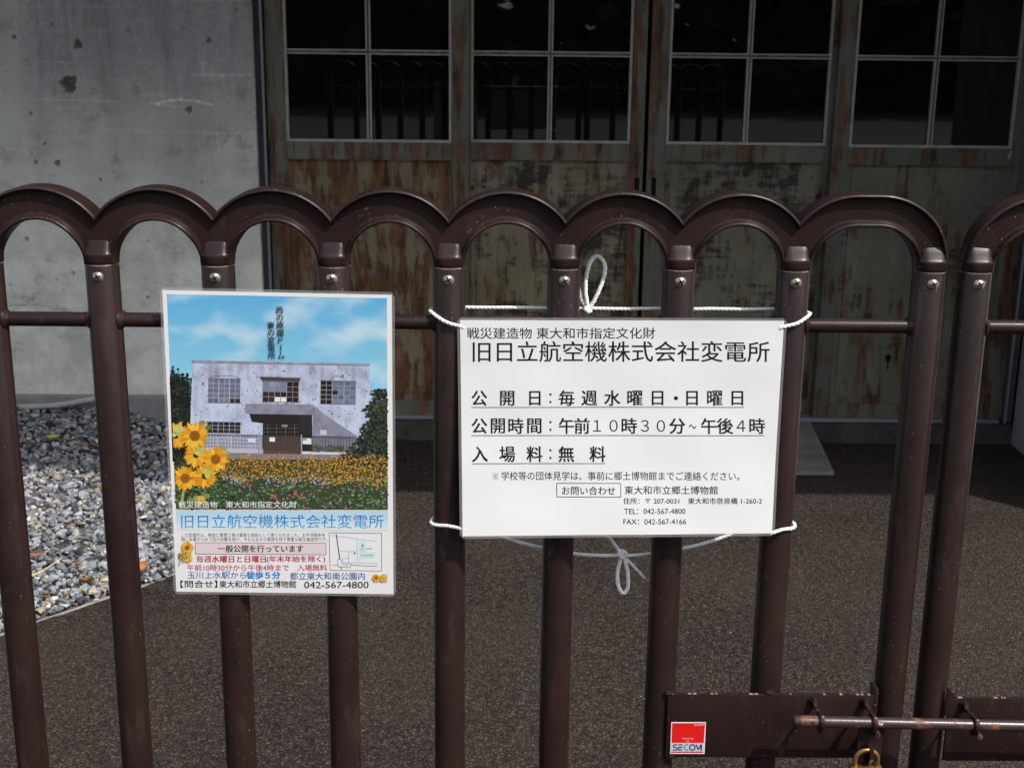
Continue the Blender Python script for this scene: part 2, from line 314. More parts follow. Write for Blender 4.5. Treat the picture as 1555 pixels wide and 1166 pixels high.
for _ in range(55): HOLES.append((random.uniform(-2.4, -1.0), random.uniform(.2, 1.9), random.uniform(.0025, .0055), random.uniform(.5, .9)))
st = .0055; nx = int((GX1-GX0)/st)+1; nz = int((GZ1-GZ0)/st)+1
XX, ZZ = np.meshgrid(np.linspace(GX0, GX1, nx), np.linspace(GZ0, GZ1, nz)); DY = np.zeros_like(XX); T = np.ones(XX.shape+(3,))
for hx, hz, hr, dp in HOLES:
    hr *= .80
    ang = np.arctan2(ZZ-hz, XX-hx); ph = random.uniform(0, 6)
    r = np.hypot(XX-hx, (ZZ-hz)*.92)/(hr*(1+.16*np.sin(3*ang+ph)+.10*np.sin(5*ang+2*ph)+.06*np.sin(9*ang)))
    k = np.clip(1-r**2, 0, 1)**1.15; DY = np.maximum(DY, k*hr*.8*dp)
    t = np.clip((1.0-r)*5, 0, 1)[..., None]*min(1, dp+.1)*(.9+.1*np.sin(60*XX+71*ZZ+ph))[..., None]*(1. if dp > .6 else .45); T = T*(1-t)+t*np.array([.36, .28, .225])*T
DY = np.minimum(DY, .021)
for pts, wd, g_ in (([(-1.388, 1.413), (-1.355, 1.409)], .004, .6), ([(-1.362, 1.412), (-1.31, 1.424), (-1.267, 1.428), (-1.20, 1.421), (-1.141, 1.408)], .0045, .75), ([(-1.36, 1.407), (-1.27, 1.399)], .003, .5),
                    ([(-1.22, 1.527), (-1.10, 1.523), (-.98, 1.526)], .004, .45), ([(-1.86, 1.42), (-1.70, 1.421), (-1.53, 1.418)], .003, .4), ([(-1.175, 1.575), (-1.17, 1.535)], .004, .5), ([(-1.13, 1.30), (-1.125, 1.22)], .003, .35)):
    for (xa, za), (xb, zb) in zip(pts, pts[1:]):
        tt = np.clip(((XX-xa)*(xb-xa)+(ZZ-za)*(zb-za))/((xb-xa)**2+(zb-za)**2), 0, 1); dd = np.hypot(XX-xa-tt*(xb-xa), ZZ-za-tt*(zb-za))
        T = T*(1+g_*np.clip(1.4-dd/wd, 0, 1)[..., None]*rng.uniform(.5, 1, XX.shape)[..., None])
DY[1:-1, 1:-1] += rng.normal(0, .00035, DY[1:-1, 1:-1].shape)
XX[:, -1] += rng.normal(0, .0013, nz)
b0 = len(mb.v); mb.v += np.stack([XX, WALLY+DY, ZZ], -1).reshape(-1, 3).tolist(); mb.c += [tuple(q) for q in T.reshape(-1, 3)]
for j in range(nz-1):
    for i in range(nx-1): a = b0+j*nx+i; mb.f.append((a, a+1, a+nx+1, a+nx)); mb.m.append(0)
mb.add([(DX0, WALLY, GZ0), (DX0, 5.40, GZ0), (DX0, 5.40, 6.5), (DX0, WALLY, 6.5)], [(0, 1, 2, 3)])
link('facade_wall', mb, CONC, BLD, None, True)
mb = MB(); mb.prism([(5.362, 0), (5.347, 0), (5.347, .188), (5.352, .197), (5.362, .2)], 'x', -7, DX0-.02); mb.col = (1, 1, 1); link('plinth', mb, CONC_D, BLD)
mb = MB(); mb.box((DX1, 4.33, -.02), (DX1+.36, 5.384, 3.0)); link('side_wall', mb, SIDE, BLD)
mb = MB(); mb.bbox((-4.2, 3.13, 3.0), (4.4, WALLY+.02, 3.32), .012); link('canopy', mb, CONC_D, BLD)  # out of view; right end stretched past the wing to close a shadow gap
# roof slab and back of the house, so that no light falls in behind the doors
mb = MB(); mb.box((-7, 5.661, 6.35), (9, 12, 6.6)); mb.box((-7, 12.001, -.05), (9, 12.3, 6.6)); mb.box((-7.001, 5.661, -.05), (-7.3, 12.3, 6.6)); mb.box((9.001, 5.661, -.05), (9.3, 12.3, 6.6)); link('rear_wall', mb, CONC_D, BLD)
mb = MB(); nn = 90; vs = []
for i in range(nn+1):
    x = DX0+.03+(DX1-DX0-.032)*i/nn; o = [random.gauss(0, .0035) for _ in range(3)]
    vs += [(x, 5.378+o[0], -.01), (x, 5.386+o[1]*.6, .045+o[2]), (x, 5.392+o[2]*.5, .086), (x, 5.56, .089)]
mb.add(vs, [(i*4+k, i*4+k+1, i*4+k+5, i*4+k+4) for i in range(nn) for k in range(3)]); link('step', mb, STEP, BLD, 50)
mb = MB(); mb.bbox((DX0+.035, 5.384, .090), (DX1-.06, 5.60, .107), .003); link('threshold', mb, STEEL, BLD)
mb = MB()
for x0, x1, y0 in ((DX0+.002, -.945, 5.40), (-.9445, -.936, 5.375), (DX1-.035, DX1-.002, 5.40), (DX1-.045, DX1-.0355, 5.375)): mb.box((x0, y0, .09), (x1, 5.64, LINT-.001))
mb.box((-.936, 5.42, LINT-.10), (DX1-.045, 5.62, LINT-.001)); link('door_frame', mb, JAMB, BLD)
mb = MB(); mb.tube([(-.9445+.006, 5.372, .10), (-.9445+.006, 5.372, LINT-.02)], .006, 8); link('guide_rod', mb, STEEL, BLD, 40); mb = MB(); mb.tube([(DX1-.041, 5.372, .10), (DX1-.041, 5.372, LINT-.02)], .006, 8)
link('guide_rod', mb, STEEL, BLD, 40)
# --- four sliding leaves
GZB, GZT, MUN = 1.268, 2.30, [1.62, 1.965]
def leaf(x0, x1, gx0, gx1, mx, y, pmat, fmat, hx, stile_extra=None):
    F = MB(); t = .042; z0, z1 = .108, 2.66
    F.bbox((x0, y, z0), (gx0-.0005, y+t, z1), .003); F.bbox((gx1+.0005, y, z0), (x1, y+t, z1), .003)
    a, b = gx0, gx1
    F.box((a, y+.001, z0), (b, y+t, .172)); F.box((a, y+.001, 1.193), (b, y+t, GZB-.004)); F.box((a, y+.001, GZT), (b, y+t, z1-.001))
    fr = link('sliding_door', F, fmat, BLD, 40)
    P = MB(); ia, ib = a+.006, b-.006
    P.box((a, y+.020, .1725), (b, y+.036, 1.1925))
    P.prism([(ia+.02, .20), (ib-.02, .20), (ib-.02, 1.168), (ia+.02, 1.168)], 'y', y+.0145, y+.0195)
    # planted moulding round the sheet panel
    for bx in ((a, .1725, ia, 1.1925), (ib, .1725, b, 1.1925), (ia, .1725, ib, .182), (ia, 1.186, ib, 1.1925)): P.box((bx[0], y+.010, bx[1]), (bx[2], y+.0199, bx[3]))
    for k in range(1, 5):
        xk = a+(b-a)*k/5+random.uniform(-.012, .012); P.box((xk, y+.0128, .205), (xk+.0025, y+.0146, 1.165))
    link('panel', P, pmat, fr)
    G = MB(); G.box((gx0-.004, y+.020, GZB-.006), (gx1+.004, y+.024, GZT+.006))
    link('glass', G, GLASS, fr)
    B = MB(); w = .010; yb = y+.004
    def bar(xa, za, xb, zb): B.prism([(xa, za), (xb, za), (xb, zb), (xa, zb)], 'y', yb, y+.0199)
    bar(gx0, GZB-.004, gx0+w, GZT); bar(gx1-w, GZB-.004, gx1, GZT); bar(gx0+w, GZB-.004, gx1-w, GZB+.006)
    bar(mx-.010, GZB+.006, mx-.0035, GZT); bar(mx+.0035, GZB+.006, mx+.010, GZT)
    for zm in MUN:
        for q0, q1 in ((gx0+w, mx-.0102), (mx+.0102, gx1-w)): bar(q0, zm-.010, q1, zm-.005); bar(q0, zm+.005, q1, zm+.010)
    link('glazing_bead', B, PUTTY, fr)
    B = MB(); B.box((mx-.0034, y+.002, GZB+.007), (mx+.0034, y+.0198, GZT))
    for zm in MUN: B.box((gx0+w+.0002, y+.003, zm-.0048), (mx-.0036, y+.0197, zm+.0048)); B.box((mx+.0036, y+.003, zm-.0048), (gx1-w-.0002, y+.0197, zm+.0048))
    link('glazing_bar', B, FRP, fr)
    if hx:
        H = MB(); H.box((hx-.018, y-.0030, .955), (hx+.018, y-.0006, 1.145)); H.mat = 1; H.box((hx-.010, y-.0045, .975), (hx+.010, y-.0031, 1.125))
        link('handle', H, [fmat, BLACK], fr)
    return fr
leaf(-.931, -.113, -.855, -.184, -.518, 5.40, D1, FRP, None)
leaf(-.150, .6085, -.106, .550, .217, 5.452, D2, FRP, .585)
leaf(.6250, 1.415, .700, 1.362, 1.028, 5.452, D3, FRP2, .655)
D4O = leaf(1.379, 2.196, 1.445, 2.117, 1.777, 5.40, D4, FRP2, None)
mb = MB(); kh = [(1.687+.013*math.cos(t)*(1+.15*math.sin(3*t)), .372+.017*math.sin(t)) for t in np.linspace(0, 6.0, 18)]; mb.prism(kh, 'y', 5.4139, 5.4143)
mb.prism([(1.684, .357), (1.691, .357), (1.692, .33), (1.689, .310), (1.686, .33)], 'y', 5.41395, 5.41425); link('keyhole', mb, BLACK, D4O)
mb = MB(); mb.prism([(2.100, 1.226), (2.112, 1.221), (2.121, 1.252), (2.110, 1.256)], 'y', 5.3990, 5.3996); link('tape', mb, PUTTY, D4O)
# ramp plate up to the step
mb = MB(); RX0, RX1 = -.10, 1.362
mb.prism([(4.935, .004), (4.935, .022), (5.372, .098), (5.372, .075), (5.0, .004)], 'x', RX0, RX1)
tag(link('ramp', mb, TREAD), 'grey ribbed ramp plate sloping up to the doorstep in the shade', 'ramp')
# loose pipe on the gravel at the wall foot
mb = MB(); P = [(-2.02, 5.27, .165), (-1.90, 5.275, .168), (-1.80, 5.285, .176), (-1.72, 5.295, .190), (-1.65, 5.30, .203), (-1.60, 5.303, .210)]
mb.tube(P, .012, 10); mb.tube([P[-1], (-1.585, 5.304, .212)], .017, 10); mb.tube([(-1.585, 5.305, .17), (-1.585, 5.305, .245)], .018, 12)
tag(link('plastic_pipe', mb, PLAST, None, 40), 'short pale plastic pipe with elbow lying along the foot of the concrete wall', 'pipe')

# ---------------------------------------------------------------- dry leaves, twig
def leaf_mesh(c, L, wd, rot, curl, col, tilt=0.):
    mb = MB(); mb.col = col; M = Matrix.Rotation(rot, 3, 'Z') @ Matrix.Rotation(tilt, 3, 'X'); vs = []
    for i in range(8):
        t = i/7; w = wd*math.sin(math.pi*min(1, t*.93+.05))**.8
        for s in (-1, -.5, 0, .5, 1):
            q = Vector(((t-.5)*L, s*w, curl*(s*s*.9+ (t-.5)**2*1.6)*L + random.uniform(-.0008, .0008))); vs.append(Vector(c)+M @ q)
    mb.add(vs, [(i*5+k, i*5+k+1, i*5+k+6, i*5+k+5) for i in range(7) for k in range(4)]); return mb
LC = [(.26, .10, .04), (.30, .14, .06), (.20, .085, .04), (.38, .25, .13), (.20, .12, .07)]
spots = [(-2.00, 5.24), (-1.72, 5.22), (-1.48, 5.22), (-1.40, 5.17), (-1.36, 5.27), (-1.82, 5.26), (-1.28, 5.22), (-1.16, 5.24), (-1.05, 5.2), (-1.95, 5.0), (-1.62, 4.75), (-1.40, 4.60), (-1.38, 4.36), (-1.44, 4.52), (-1.73, 4.20), (-1.56, 4.32),
         (-1.60, 4.10), (-1.62, 4.42), (-1.30, 4.25), (-1.48, 3.95), (-1.52, 3.62), (-1.36, 3.68), (-1.27, 3.78), (-1.60, 3.75), (-1.70, 4.62), (-1.22, 4.55), (-1.33, 3.9), (-1.75, 3.95), (-1.15, 4.1), (-1.45, 4.18), (-1.57, 4.9), (-1.83, 4.55)]
for i, (x, y) in enumerate(spots):
    big = i in (13, 21)
    mb = leaf_mesh((x, y, bed_z(x, y)+.026), random.uniform(.018, .042), random.uniform(.006, .011), random.uniform(0, 6), random.uniform(.15, .45), random.choice(LC), random.uniform(-.4, .4))
    tag(link('dry_leaf', mb, LEAFM, None, 60, True), 'small curled orange brown dry leaf fallen among the grey gravel', 'leaf', 'dry leaves on the gravel')
mb = leaf_mesh((-1.125, 3.865, .045), .050, .017, 1.0, .3, (.33, .14, .05), .6)
tag(link('dry_leaf', mb, LEAFM, None, 60, True), 'largest dry leaf, orange and upturned, at the gravel edge beside the picture poster', 'leaf')
mb = leaf_mesh((-1.20, 3.80, .030), .065, .008, .75, .15, (.48, .38, .25), .2)
tag(link('dry_leaf', mb, LEAFM, None, 60, True), 'pale straw coloured long dry leaf near the gravel edge', 'leaf')
mb = leaf_mesh((-1.74, 4.93, bed_z(-1.74, 4.93)+.03), .05, .013, .3, .2, (.38, .36, .07), .2)
tag(link('fallen_leaf', mb, LEAFM, None, 60, True), 'yellow green fallen leaf on the shaded gravel near the wall', 'leaf')
mb = MB(); mb.col = (.55, .42, .26); mb.tube([(-1.52, 3.66, .055), (-1.46, 3.73, .056), (-1.41, 3.80, .06), (-1.375, 3.87, .072)], [.0025, .003, .0028, .0015], 6)
tag(link('twig', mb, LEAFM, None, 60, True), 'thin bare straw coloured twig lying on the sunlit gravel', 'twig')
mb = MB()
for a in (-.5, 0., .6):
    mb.col = (.06, .13, .03); b = Vector((-1.262, 3.80, .02)); d = Vector((math.sin(a)*.012, .004, .03))
    mb.add([b+Vector((-.003, 0, 0)), b+Vector((.003, 0, 0)), b+d*.6+Vector((.004, 0, 0)), b+d, b+d*.6+Vector((-.004, 0, 0))], [(0, 1, 2, 3, 4)])
tag(link('weed', mb, LEAFM, None, None, True), 'tiny green weed sprouting through the gravel', 'plant')

# ---------------------------------------------------------------- fence gates
FY = 1.687; PR = .0216; PITCHX = .15062; X0 = -.5127; Z = CAMH
SEAMZ = Z-.2947; RIN, ROUT = .0537, .0963; CZ = Z-.2903
half = [(0, .0185), (.0006, .0203), (.0018, .0212), (.0036, .0211), (.0048, .0202), (.0056, .0180), (.0062, .0145), (.0072, .0126), (.0086, .0120), (.0105, .0119), (.0215, .0119), (.0340, .0119),
        (.0356, .0121), (.0366, .0132), (.0371, .0160), (.0376, .0190), (.0384, .0206), (.0396, .0213), (.0411, .0208), (.0421, .0195), (.0426, .0178)]
PROF = [(s, -d) for s, d in half]+[(s, d) for s, d in reversed(half)]
def arch_mesh(pl, pr, cl, cr):
    """cast arch between two posts at pl and pr (x relative to 0); cl/cr: clip against a neighbouring arch there"""
    c1, c2 = pl+.0753, pr-.0753; st = [(c1, 180, -.0040), (c1, 180, 0)]
    st += [(c1, 180-a, 0) for a in range(5, 91, 5)]
    if c2-c1 > .002: st.append((c2, 90, 0))
    st += [(c2, 90-a, 0) for a in range(5, 91, 5)]+[(c2, 0, -.0040)]
    bm = bmesh.new(); rings = []
    for c, a, dz in st:
        ca, sa = math.cos(rad(a)), math.sin(rad(a))
        h = CZ+dz+RIN*sa-SEAMZ; w = min(1., max(0., (.046-h)/.042)); w = w*w*(3-2*w); ring = []
        for s, y in PROF:
            lim = (1-min(.995, abs(.0215-s)/.0218)**2.5)**(1/2.5); ring.append(bm.verts.new((c+(RIN+s)*ca, y*(1+w*(min(1., lim*1.02)-1)), CZ+dz+(RIN+s)*sa)))
        rings.append(ring)
    k = len(PROF)
    for r0, r1 in zip(rings, rings[1:]):
        for i in range(k): bm.faces.new((r0[i], r0[(i+1) % k], r1[(i+1) % k], r1[i]))
    bm.faces.new(rings[0]); bm.faces.new(rings[-1][::-1])
    def clip(x, sgn):
        bmesh.ops.bisect_plane(bm, geom=bm.verts[:]+bm.edges[:]+bm.faces[:], plane_co=(x, 0, 0), plane_no=(sgn, 0, 0), clear_outer=True)
    if cl: clip(pl, -1)
    if cr: clip(pr, 1)
    mb = MB(); mb.bm(bm); return mb
def collar_mesh():
    """the foot of the casting: round socket, rounded lip and a sloping shelf up to the web"""
    mb = MB(); vs = []; n = 56
    R_ = [(.0004, .0211, .0211, 2), (.0010, .0217, .0217, 2), (.0060, .0217, .0217, 2.2), (.0100, .0216, .0217, 2.6), (.0130, .0212, .0216, 3.0), (.0146, .0205, .0211, 3.2), (.0156, .0194, .0202, 3.4), (.0175, .0180, .0190, 3.8), (.0245, .0166, .0155, 4.5), (.0320, .0158, .0116, 5), (.0340, .0156, .0100, 5)]
    for h, a, b, e in R_:
        for k in range(n):
            t = 2*math.pi*k/n; c, q = math.cos(t), math.sin(t)
            vs.append((a*math.copysign(abs(c)**(2/e), c), b*math.copysign(abs(q)**(2/e), q), SEAMZ+h))
    fs = [(j*n+k, j*n+(k+1) % n, (j+1)*n+(k+1) % n, (j+1)*n+k) for j in range(len(R_)-1) for k in range(n)]+[tuple(range(n-1, -1, -1)), tuple((len(R_)-1)*n+k for k in range(n))]
    mb.add(vs, fs); return mb
def post_mesh():
    mb = MB(); mb.tube([(0, 0, .03), (0, 0, .5), (0, 0, SEAMZ-.0016), (0, 0, SEAMZ-.0005)], [PR, PR, PR, PR-.0006], 48); return mb
def seam_mesh():
    mb = MB(); vs = []; n = 64
    for k in range(n):
        a = 2*math.pi*k/n; r = .0214+random.uniform(0, .0004); h = random.uniform(.0006, .0013)
        vs += [(r*math.cos(a), r*math.sin(a), SEAMZ-.0006-h*.5), (r*math.cos(a), r*math.sin(a), SEAMZ+.0002+h*.3)]
    mb.add(vs, [(2*k, 2*((k+1) % n), 2*((k+1) % n)+1, 2*k+1) for k in range(n)]); return mb
def screw_mesh():
    mb = MB(); zs = Z-.309; y0 = -PR; pr = [(.0000, .0033), (.0022, .0031), (.0042, .0023), (.0056, .0012), (.0063, -.0004)]
    vs = [(0, y0-pr[0][1], zs)]; n = 20
    for r, d in pr[1:]: vs += [(r*math.cos(2*math.pi*k/n), y0-d, zs+r*math.sin(2*math.pi*k/n)) for k in range(n)]
    fs = [(0, 1+k, 1+(k+1) % n) for k in range(n)]+[(1+j*n+k, 1+j*n+(k+1) % n, 1+(j+1)*n+(k+1) % n, 1+(j+1)*n+k) for j in range(len(pr)-2) for k in range(n)]
    mb.add(vs, fs); mb.mat = 1
    for a in (.5, .5+math.pi/2):
        d, e = Vector((math.cos(a), 0, math.sin(a))), Vector((-math.sin(a), 0, math.cos(a))); o = Vector((0, y0-.0036, zs)); q = .0044; w = .0009
        mb.add([o-d*q-e*w+Vector((0, .0008, 0)), o-e*w, o+d*q-e*w+Vector((0, .0008, 0)), o+d*q+e*w+Vector((0, .0008, 0)), o+e*w, o-d*q+e*w+Vector((0, .0008, 0))], [(0, 1, 4, 5), (1, 2, 3, 4)])
    mb.mat = 2
    vs = []
    for r, d in ((.0060, -.0002), (.0074, .0002)): vs += [(r*math.cos(2*math.pi*k/n), y0-d+(.0008 if r > .006 else 0), zs+r*math.sin(2*math.pi*k/n)) for k in range(n)]
    mb.add(vs, [(k, (k+1) % n, n+(k+1) % n, n+k) for k in range(n)]); return mb
proto = {}
def child(name, make, mats, parent, dx, smooth, key=None, rot=None):
    key = key or name
    if key not in proto:
        o = link(name, make(), mats, None, smooth); proto[key] = o
    else:
        o = proto[key].copy(); COL.objects.link(o)
    o.parent = parent; o.location = (dx, 0, 0)
    return o
def gate(name, rx, posts, label, clips):
    """posts: x of every post, left to right"""
    root = thing(name, (rx, FY, 0), label, 'gate')
    for i, x in enumerate(posts):
        p = child('post', post_mesh, BROWN, root, x-rx, 30)
        child('seam', seam_mesh, SEAM, p, 0, None)
        child('collar', collar_mesh, BROWN, p, 0, 45)
        s = child('screw', screw_mesh, [SCREWM, BLACK, SEAM], p, 0, 50)
        if i:
            a = posts[i-1]; cl, cr = i > 1, i < len(posts)-1; w = x-a
            child('arch', lambda: arch_mesh(0, w, cl, cr), BROWN, root, a-rx, 38, 'arch%d%d%d' % (cl, cr, round(w*1000)))
    for zr in (Z-.370, .16):
        mb = MB(); mb.tube([(posts[0], FY, zr), (posts[-1], FY, zr)], .0097, 24)
        for x in posts:
            for s in (-1, 1):
                if (x == posts[0] and s < 0) or (x == posts[-1] and s > 0): continue
                mb.tube([(x+s*.0185, FY, zr), (x+s*.0205, FY, zr), (x+s*.0228, FY, zr), (x+s*.0250, FY, zr)], [.0150, .0138, .0113, .0098], 20)
        link('rail', mb, BROWN, root, 40)
    return root
LP = [X0+PITCHX*k for k in range(-3, 7)]; LP = [LP[0]-.1785]+LP+[.5695]
RP = [.6300, .8085]+[.8085+PITCHX*k for k in range(1, 6)]
G1 = gate('fence_gate', 0., LP, 'wide brown gate leaf with scalloped arches carrying both notices', None)
G2 = gate('fence_gate', 1., RP, 'brown gate leaf cut off by the right edge of the photo, beyond the gap', None)
# lock plates with bolt guides
PF = FY-PR-.0045
def bracket(x, top, ry, rz):
    """ear plate standing out from the lock plate, the bolt rod runs through its rounded end"""
    mb = MB(); pts = [(PF+.002, top), (PF-.004, top+.001), (PF-.014, top-.006), (ry-.006, rz+.0125)]
    pts += [(ry-.0125*math.sin(rad(a)), rz+.0125*math.cos(rad(a))) for a in (40, 70, 100, 130, 155)]
    pts += [(ry-.001, rz-.0180), (ry+.006, rz-.0170), (ry+.0100, rz-.009), (ry+.012, rz+.002), (ry+.014, rz+.010), (PF+.002, top-.017)]
    bm = bmesh.new(); A = [bm.verts.new((x-.0029, y, z)) for y, z in pts]; B = [bm.verts.new((x+.0029, y, z)) for y, z in pts]; k = len(pts)
    bm.faces.new(A[::-1]); bm.faces.new(B)
    for i in range(k): bm.faces.new((A[i], A[(i+1) % k], B[(i+1) % k], B[i]))
    bmesh.ops.bevel(bm, geom=list(bm.edges), offset=.0007, segments=1, affect='EDGES'); mb.bm(bm)
    mb.tube([(x-.006, PF+.001, top-.004), (x-.001, PF-.005, top-.002), (x+.004, PF-.001, top-.005)], [.003, .0045, .003], 8); return mb
RODY = FY-.0715
def rodz(x): return .7870+(x-.415)*(-.0185)
def weld(mb, x, z): mb.tube([(x-.008, PF+.005, z-.002), (x-.003, PF+.003, z+.001), (x+.002, PF+.003, z+.0015), (x+.008, PF+.005, z-.001)], [.002, .0042, .004, .002], 8)
mb = MB(); mb.bbox((.2480, PF, .7025), (.5440, FY-PR+.001, .8025), .0012)
mb.bbox((.5400, PF-.001, .762), (.5462, FY-.004, .812), .001); weld(mb, .392, .803); weld(mb, .2500, .801); weld(mb, .258, .702)
def chips(mb, x0, x1, z):
    mb.mat = 1; x = x0
    while x < x1:
        w = random.uniform(.0015, .006); mb.box((x, PF-.0001, z-.0003*random.uniform(.4, 1.6)), (min(x+w, x1), PF+.0042, z+.0002*random.uniform(.6, 1.4))); x += w+random.choice((.002, .006, .02, .045))
chips(mb, .252, .540, .8025)
link('lock_plate', mb, [BROWN, SEAM], G1, 40)
mb = MB(); mb.bbox((.6475, PF, .6985), (1.02, FY-PR+.001, .7985), .0012); mb.prism([(.6440, .8115), (.6460, .8135), (.6560, .7990), (.6560, .790), (.6475, .770), (.6440, .770)], 'y', PF+.0005, PF+.004)
chips(mb, .660, 1.01, .7985)
link('lock_plate', mb, [BROWN, SEAM], G2, 40)
for x in (.4545, .5275): link('bracket', bracket(x, .7985, RODY, rodz(x)), BROWN, G1, 40)
link('bracket', bracket(.6690, .7945, RODY, rodz(.669)), BROWN, G2, 40)
E = MB(); E.prism([(PF, .726), (PF, .742), (RODY+.004, .7500), (RODY-.010, .7475), (RODY-.013, .735), (RODY-.006, .7245), (RODY+.010, .723)], 'x', .5240, .5290); link('lock_eye', E, BROWN, G1, 40)
BOLT = thing('slide_bolt', (.60, RODY, .776), 'worn steel slide bolt rod running through the brackets of both lock plates', 'bolt')
mb = MB(); xs = [.4150, .4156, .4172, .4200, .43, .5, .6, .8, .99]; rr = [.001, .0042, .0066, .0077, .0079, .0079, .0079, .0079, .0079]
mb.tube([(x, RODY, rodz(x)) for x in xs], rr, 24)
for x in (.5320, .6735): mb.tube([(x, RODY-.004, rodz(x)-.012), (x, RODY-.0135, rodz(x)-.0128)], [.0035, .0038], 6)
link('rod', mb, ROD, BOLT, 40)
mb = MB(); hz = rodz(.527)-.006
hasp = [(.5100, hz), (.5445, hz), (.5450, hz-.016), (.5420, .690), (.5110, .690), (.5095, hz-.018)]
mb.prism(hasp, 'y', RODY+.0035, RODY+.0072); mb.mat = 1; mb.bbox((.5205, RODY+.0026, .7200), (.5320, RODY+.0034, .7490), .0003); link('hasp', mb, [BROWN, BLACK], BOLT, 40)
PAD = thing('padlock', (.529, FY-.064, .668), 'weathered brass padlock hanging from the hasp of the slide bolt', 'padlock')
mb = MB(); py = RODY-.004; mb.bbox((.4990, py-.009, .672), (.5442, py+.009, .7200), .003); link('body', mb, BRASS, PAD, 40)
mb = MB(); sh = [(.5057, py, .719), (.5056, py, .730)]+[(.5215+.0158*math.cos(rad(180-a)), py, .7305+.0145*math.sin(rad(a))) for a in range(10, 175, 12)]+[(.5374, py, .730), (.5373, py, .719)]
mb.tube(sh, .0031, 14); link('shackle', mb, BRASS, PAD, 40)

# ---------------------------------------------------------------- printed sheets
def homog(q):
    """maps the four corners of a sheet as drafted (clockwise from top left) onto the unit square"""
    A = []; b = []
    for (x, y), (u, v) in zip(q, ((0, 0), (1, 0), (1, 1), (0, 1))):
        A += [[x, y, 1, 0, 0, 0, -u*x, -u*y], [0, 0, 0, x, y, 1, -v*x, -v*y]]; b += [u, v]
    return np.append(np.linalg.solve(np.array(A, float), np.array(b, float)), 1).reshape(3, 3)
class Sheet:
    def __init__(s, draft, corners, bow=0., rip=0.):
        s.rip = rip
        s.H = homog(draft); s.c = [Vector(p) for p in corners]; s.bow = bow; s.n = (s.c[3]-s.c[0]).cross(s.c[1]-s.c[0]).normalized()
        if s.n.y > 0: s.n = -s.n
    def uv(s, x, y): w = s.H @ np.array([x, y, 1.]); return w[0]/w[2], w[1]/w[2]
    def at(s, u, v, h=0.):
        a = s.c[0].lerp(s.c[1], u); b = s.c[3].lerp(s.c[2], u); return a.lerp(b, v)+s.n*(h+s.bow*4*v*(1-v)+s.rip*(math.sin(u*7.3+v*3.1)+.6*math.sin(u*15.7-v*8.9+1.3)+.35*math.sin(v*21.+u*4.)))
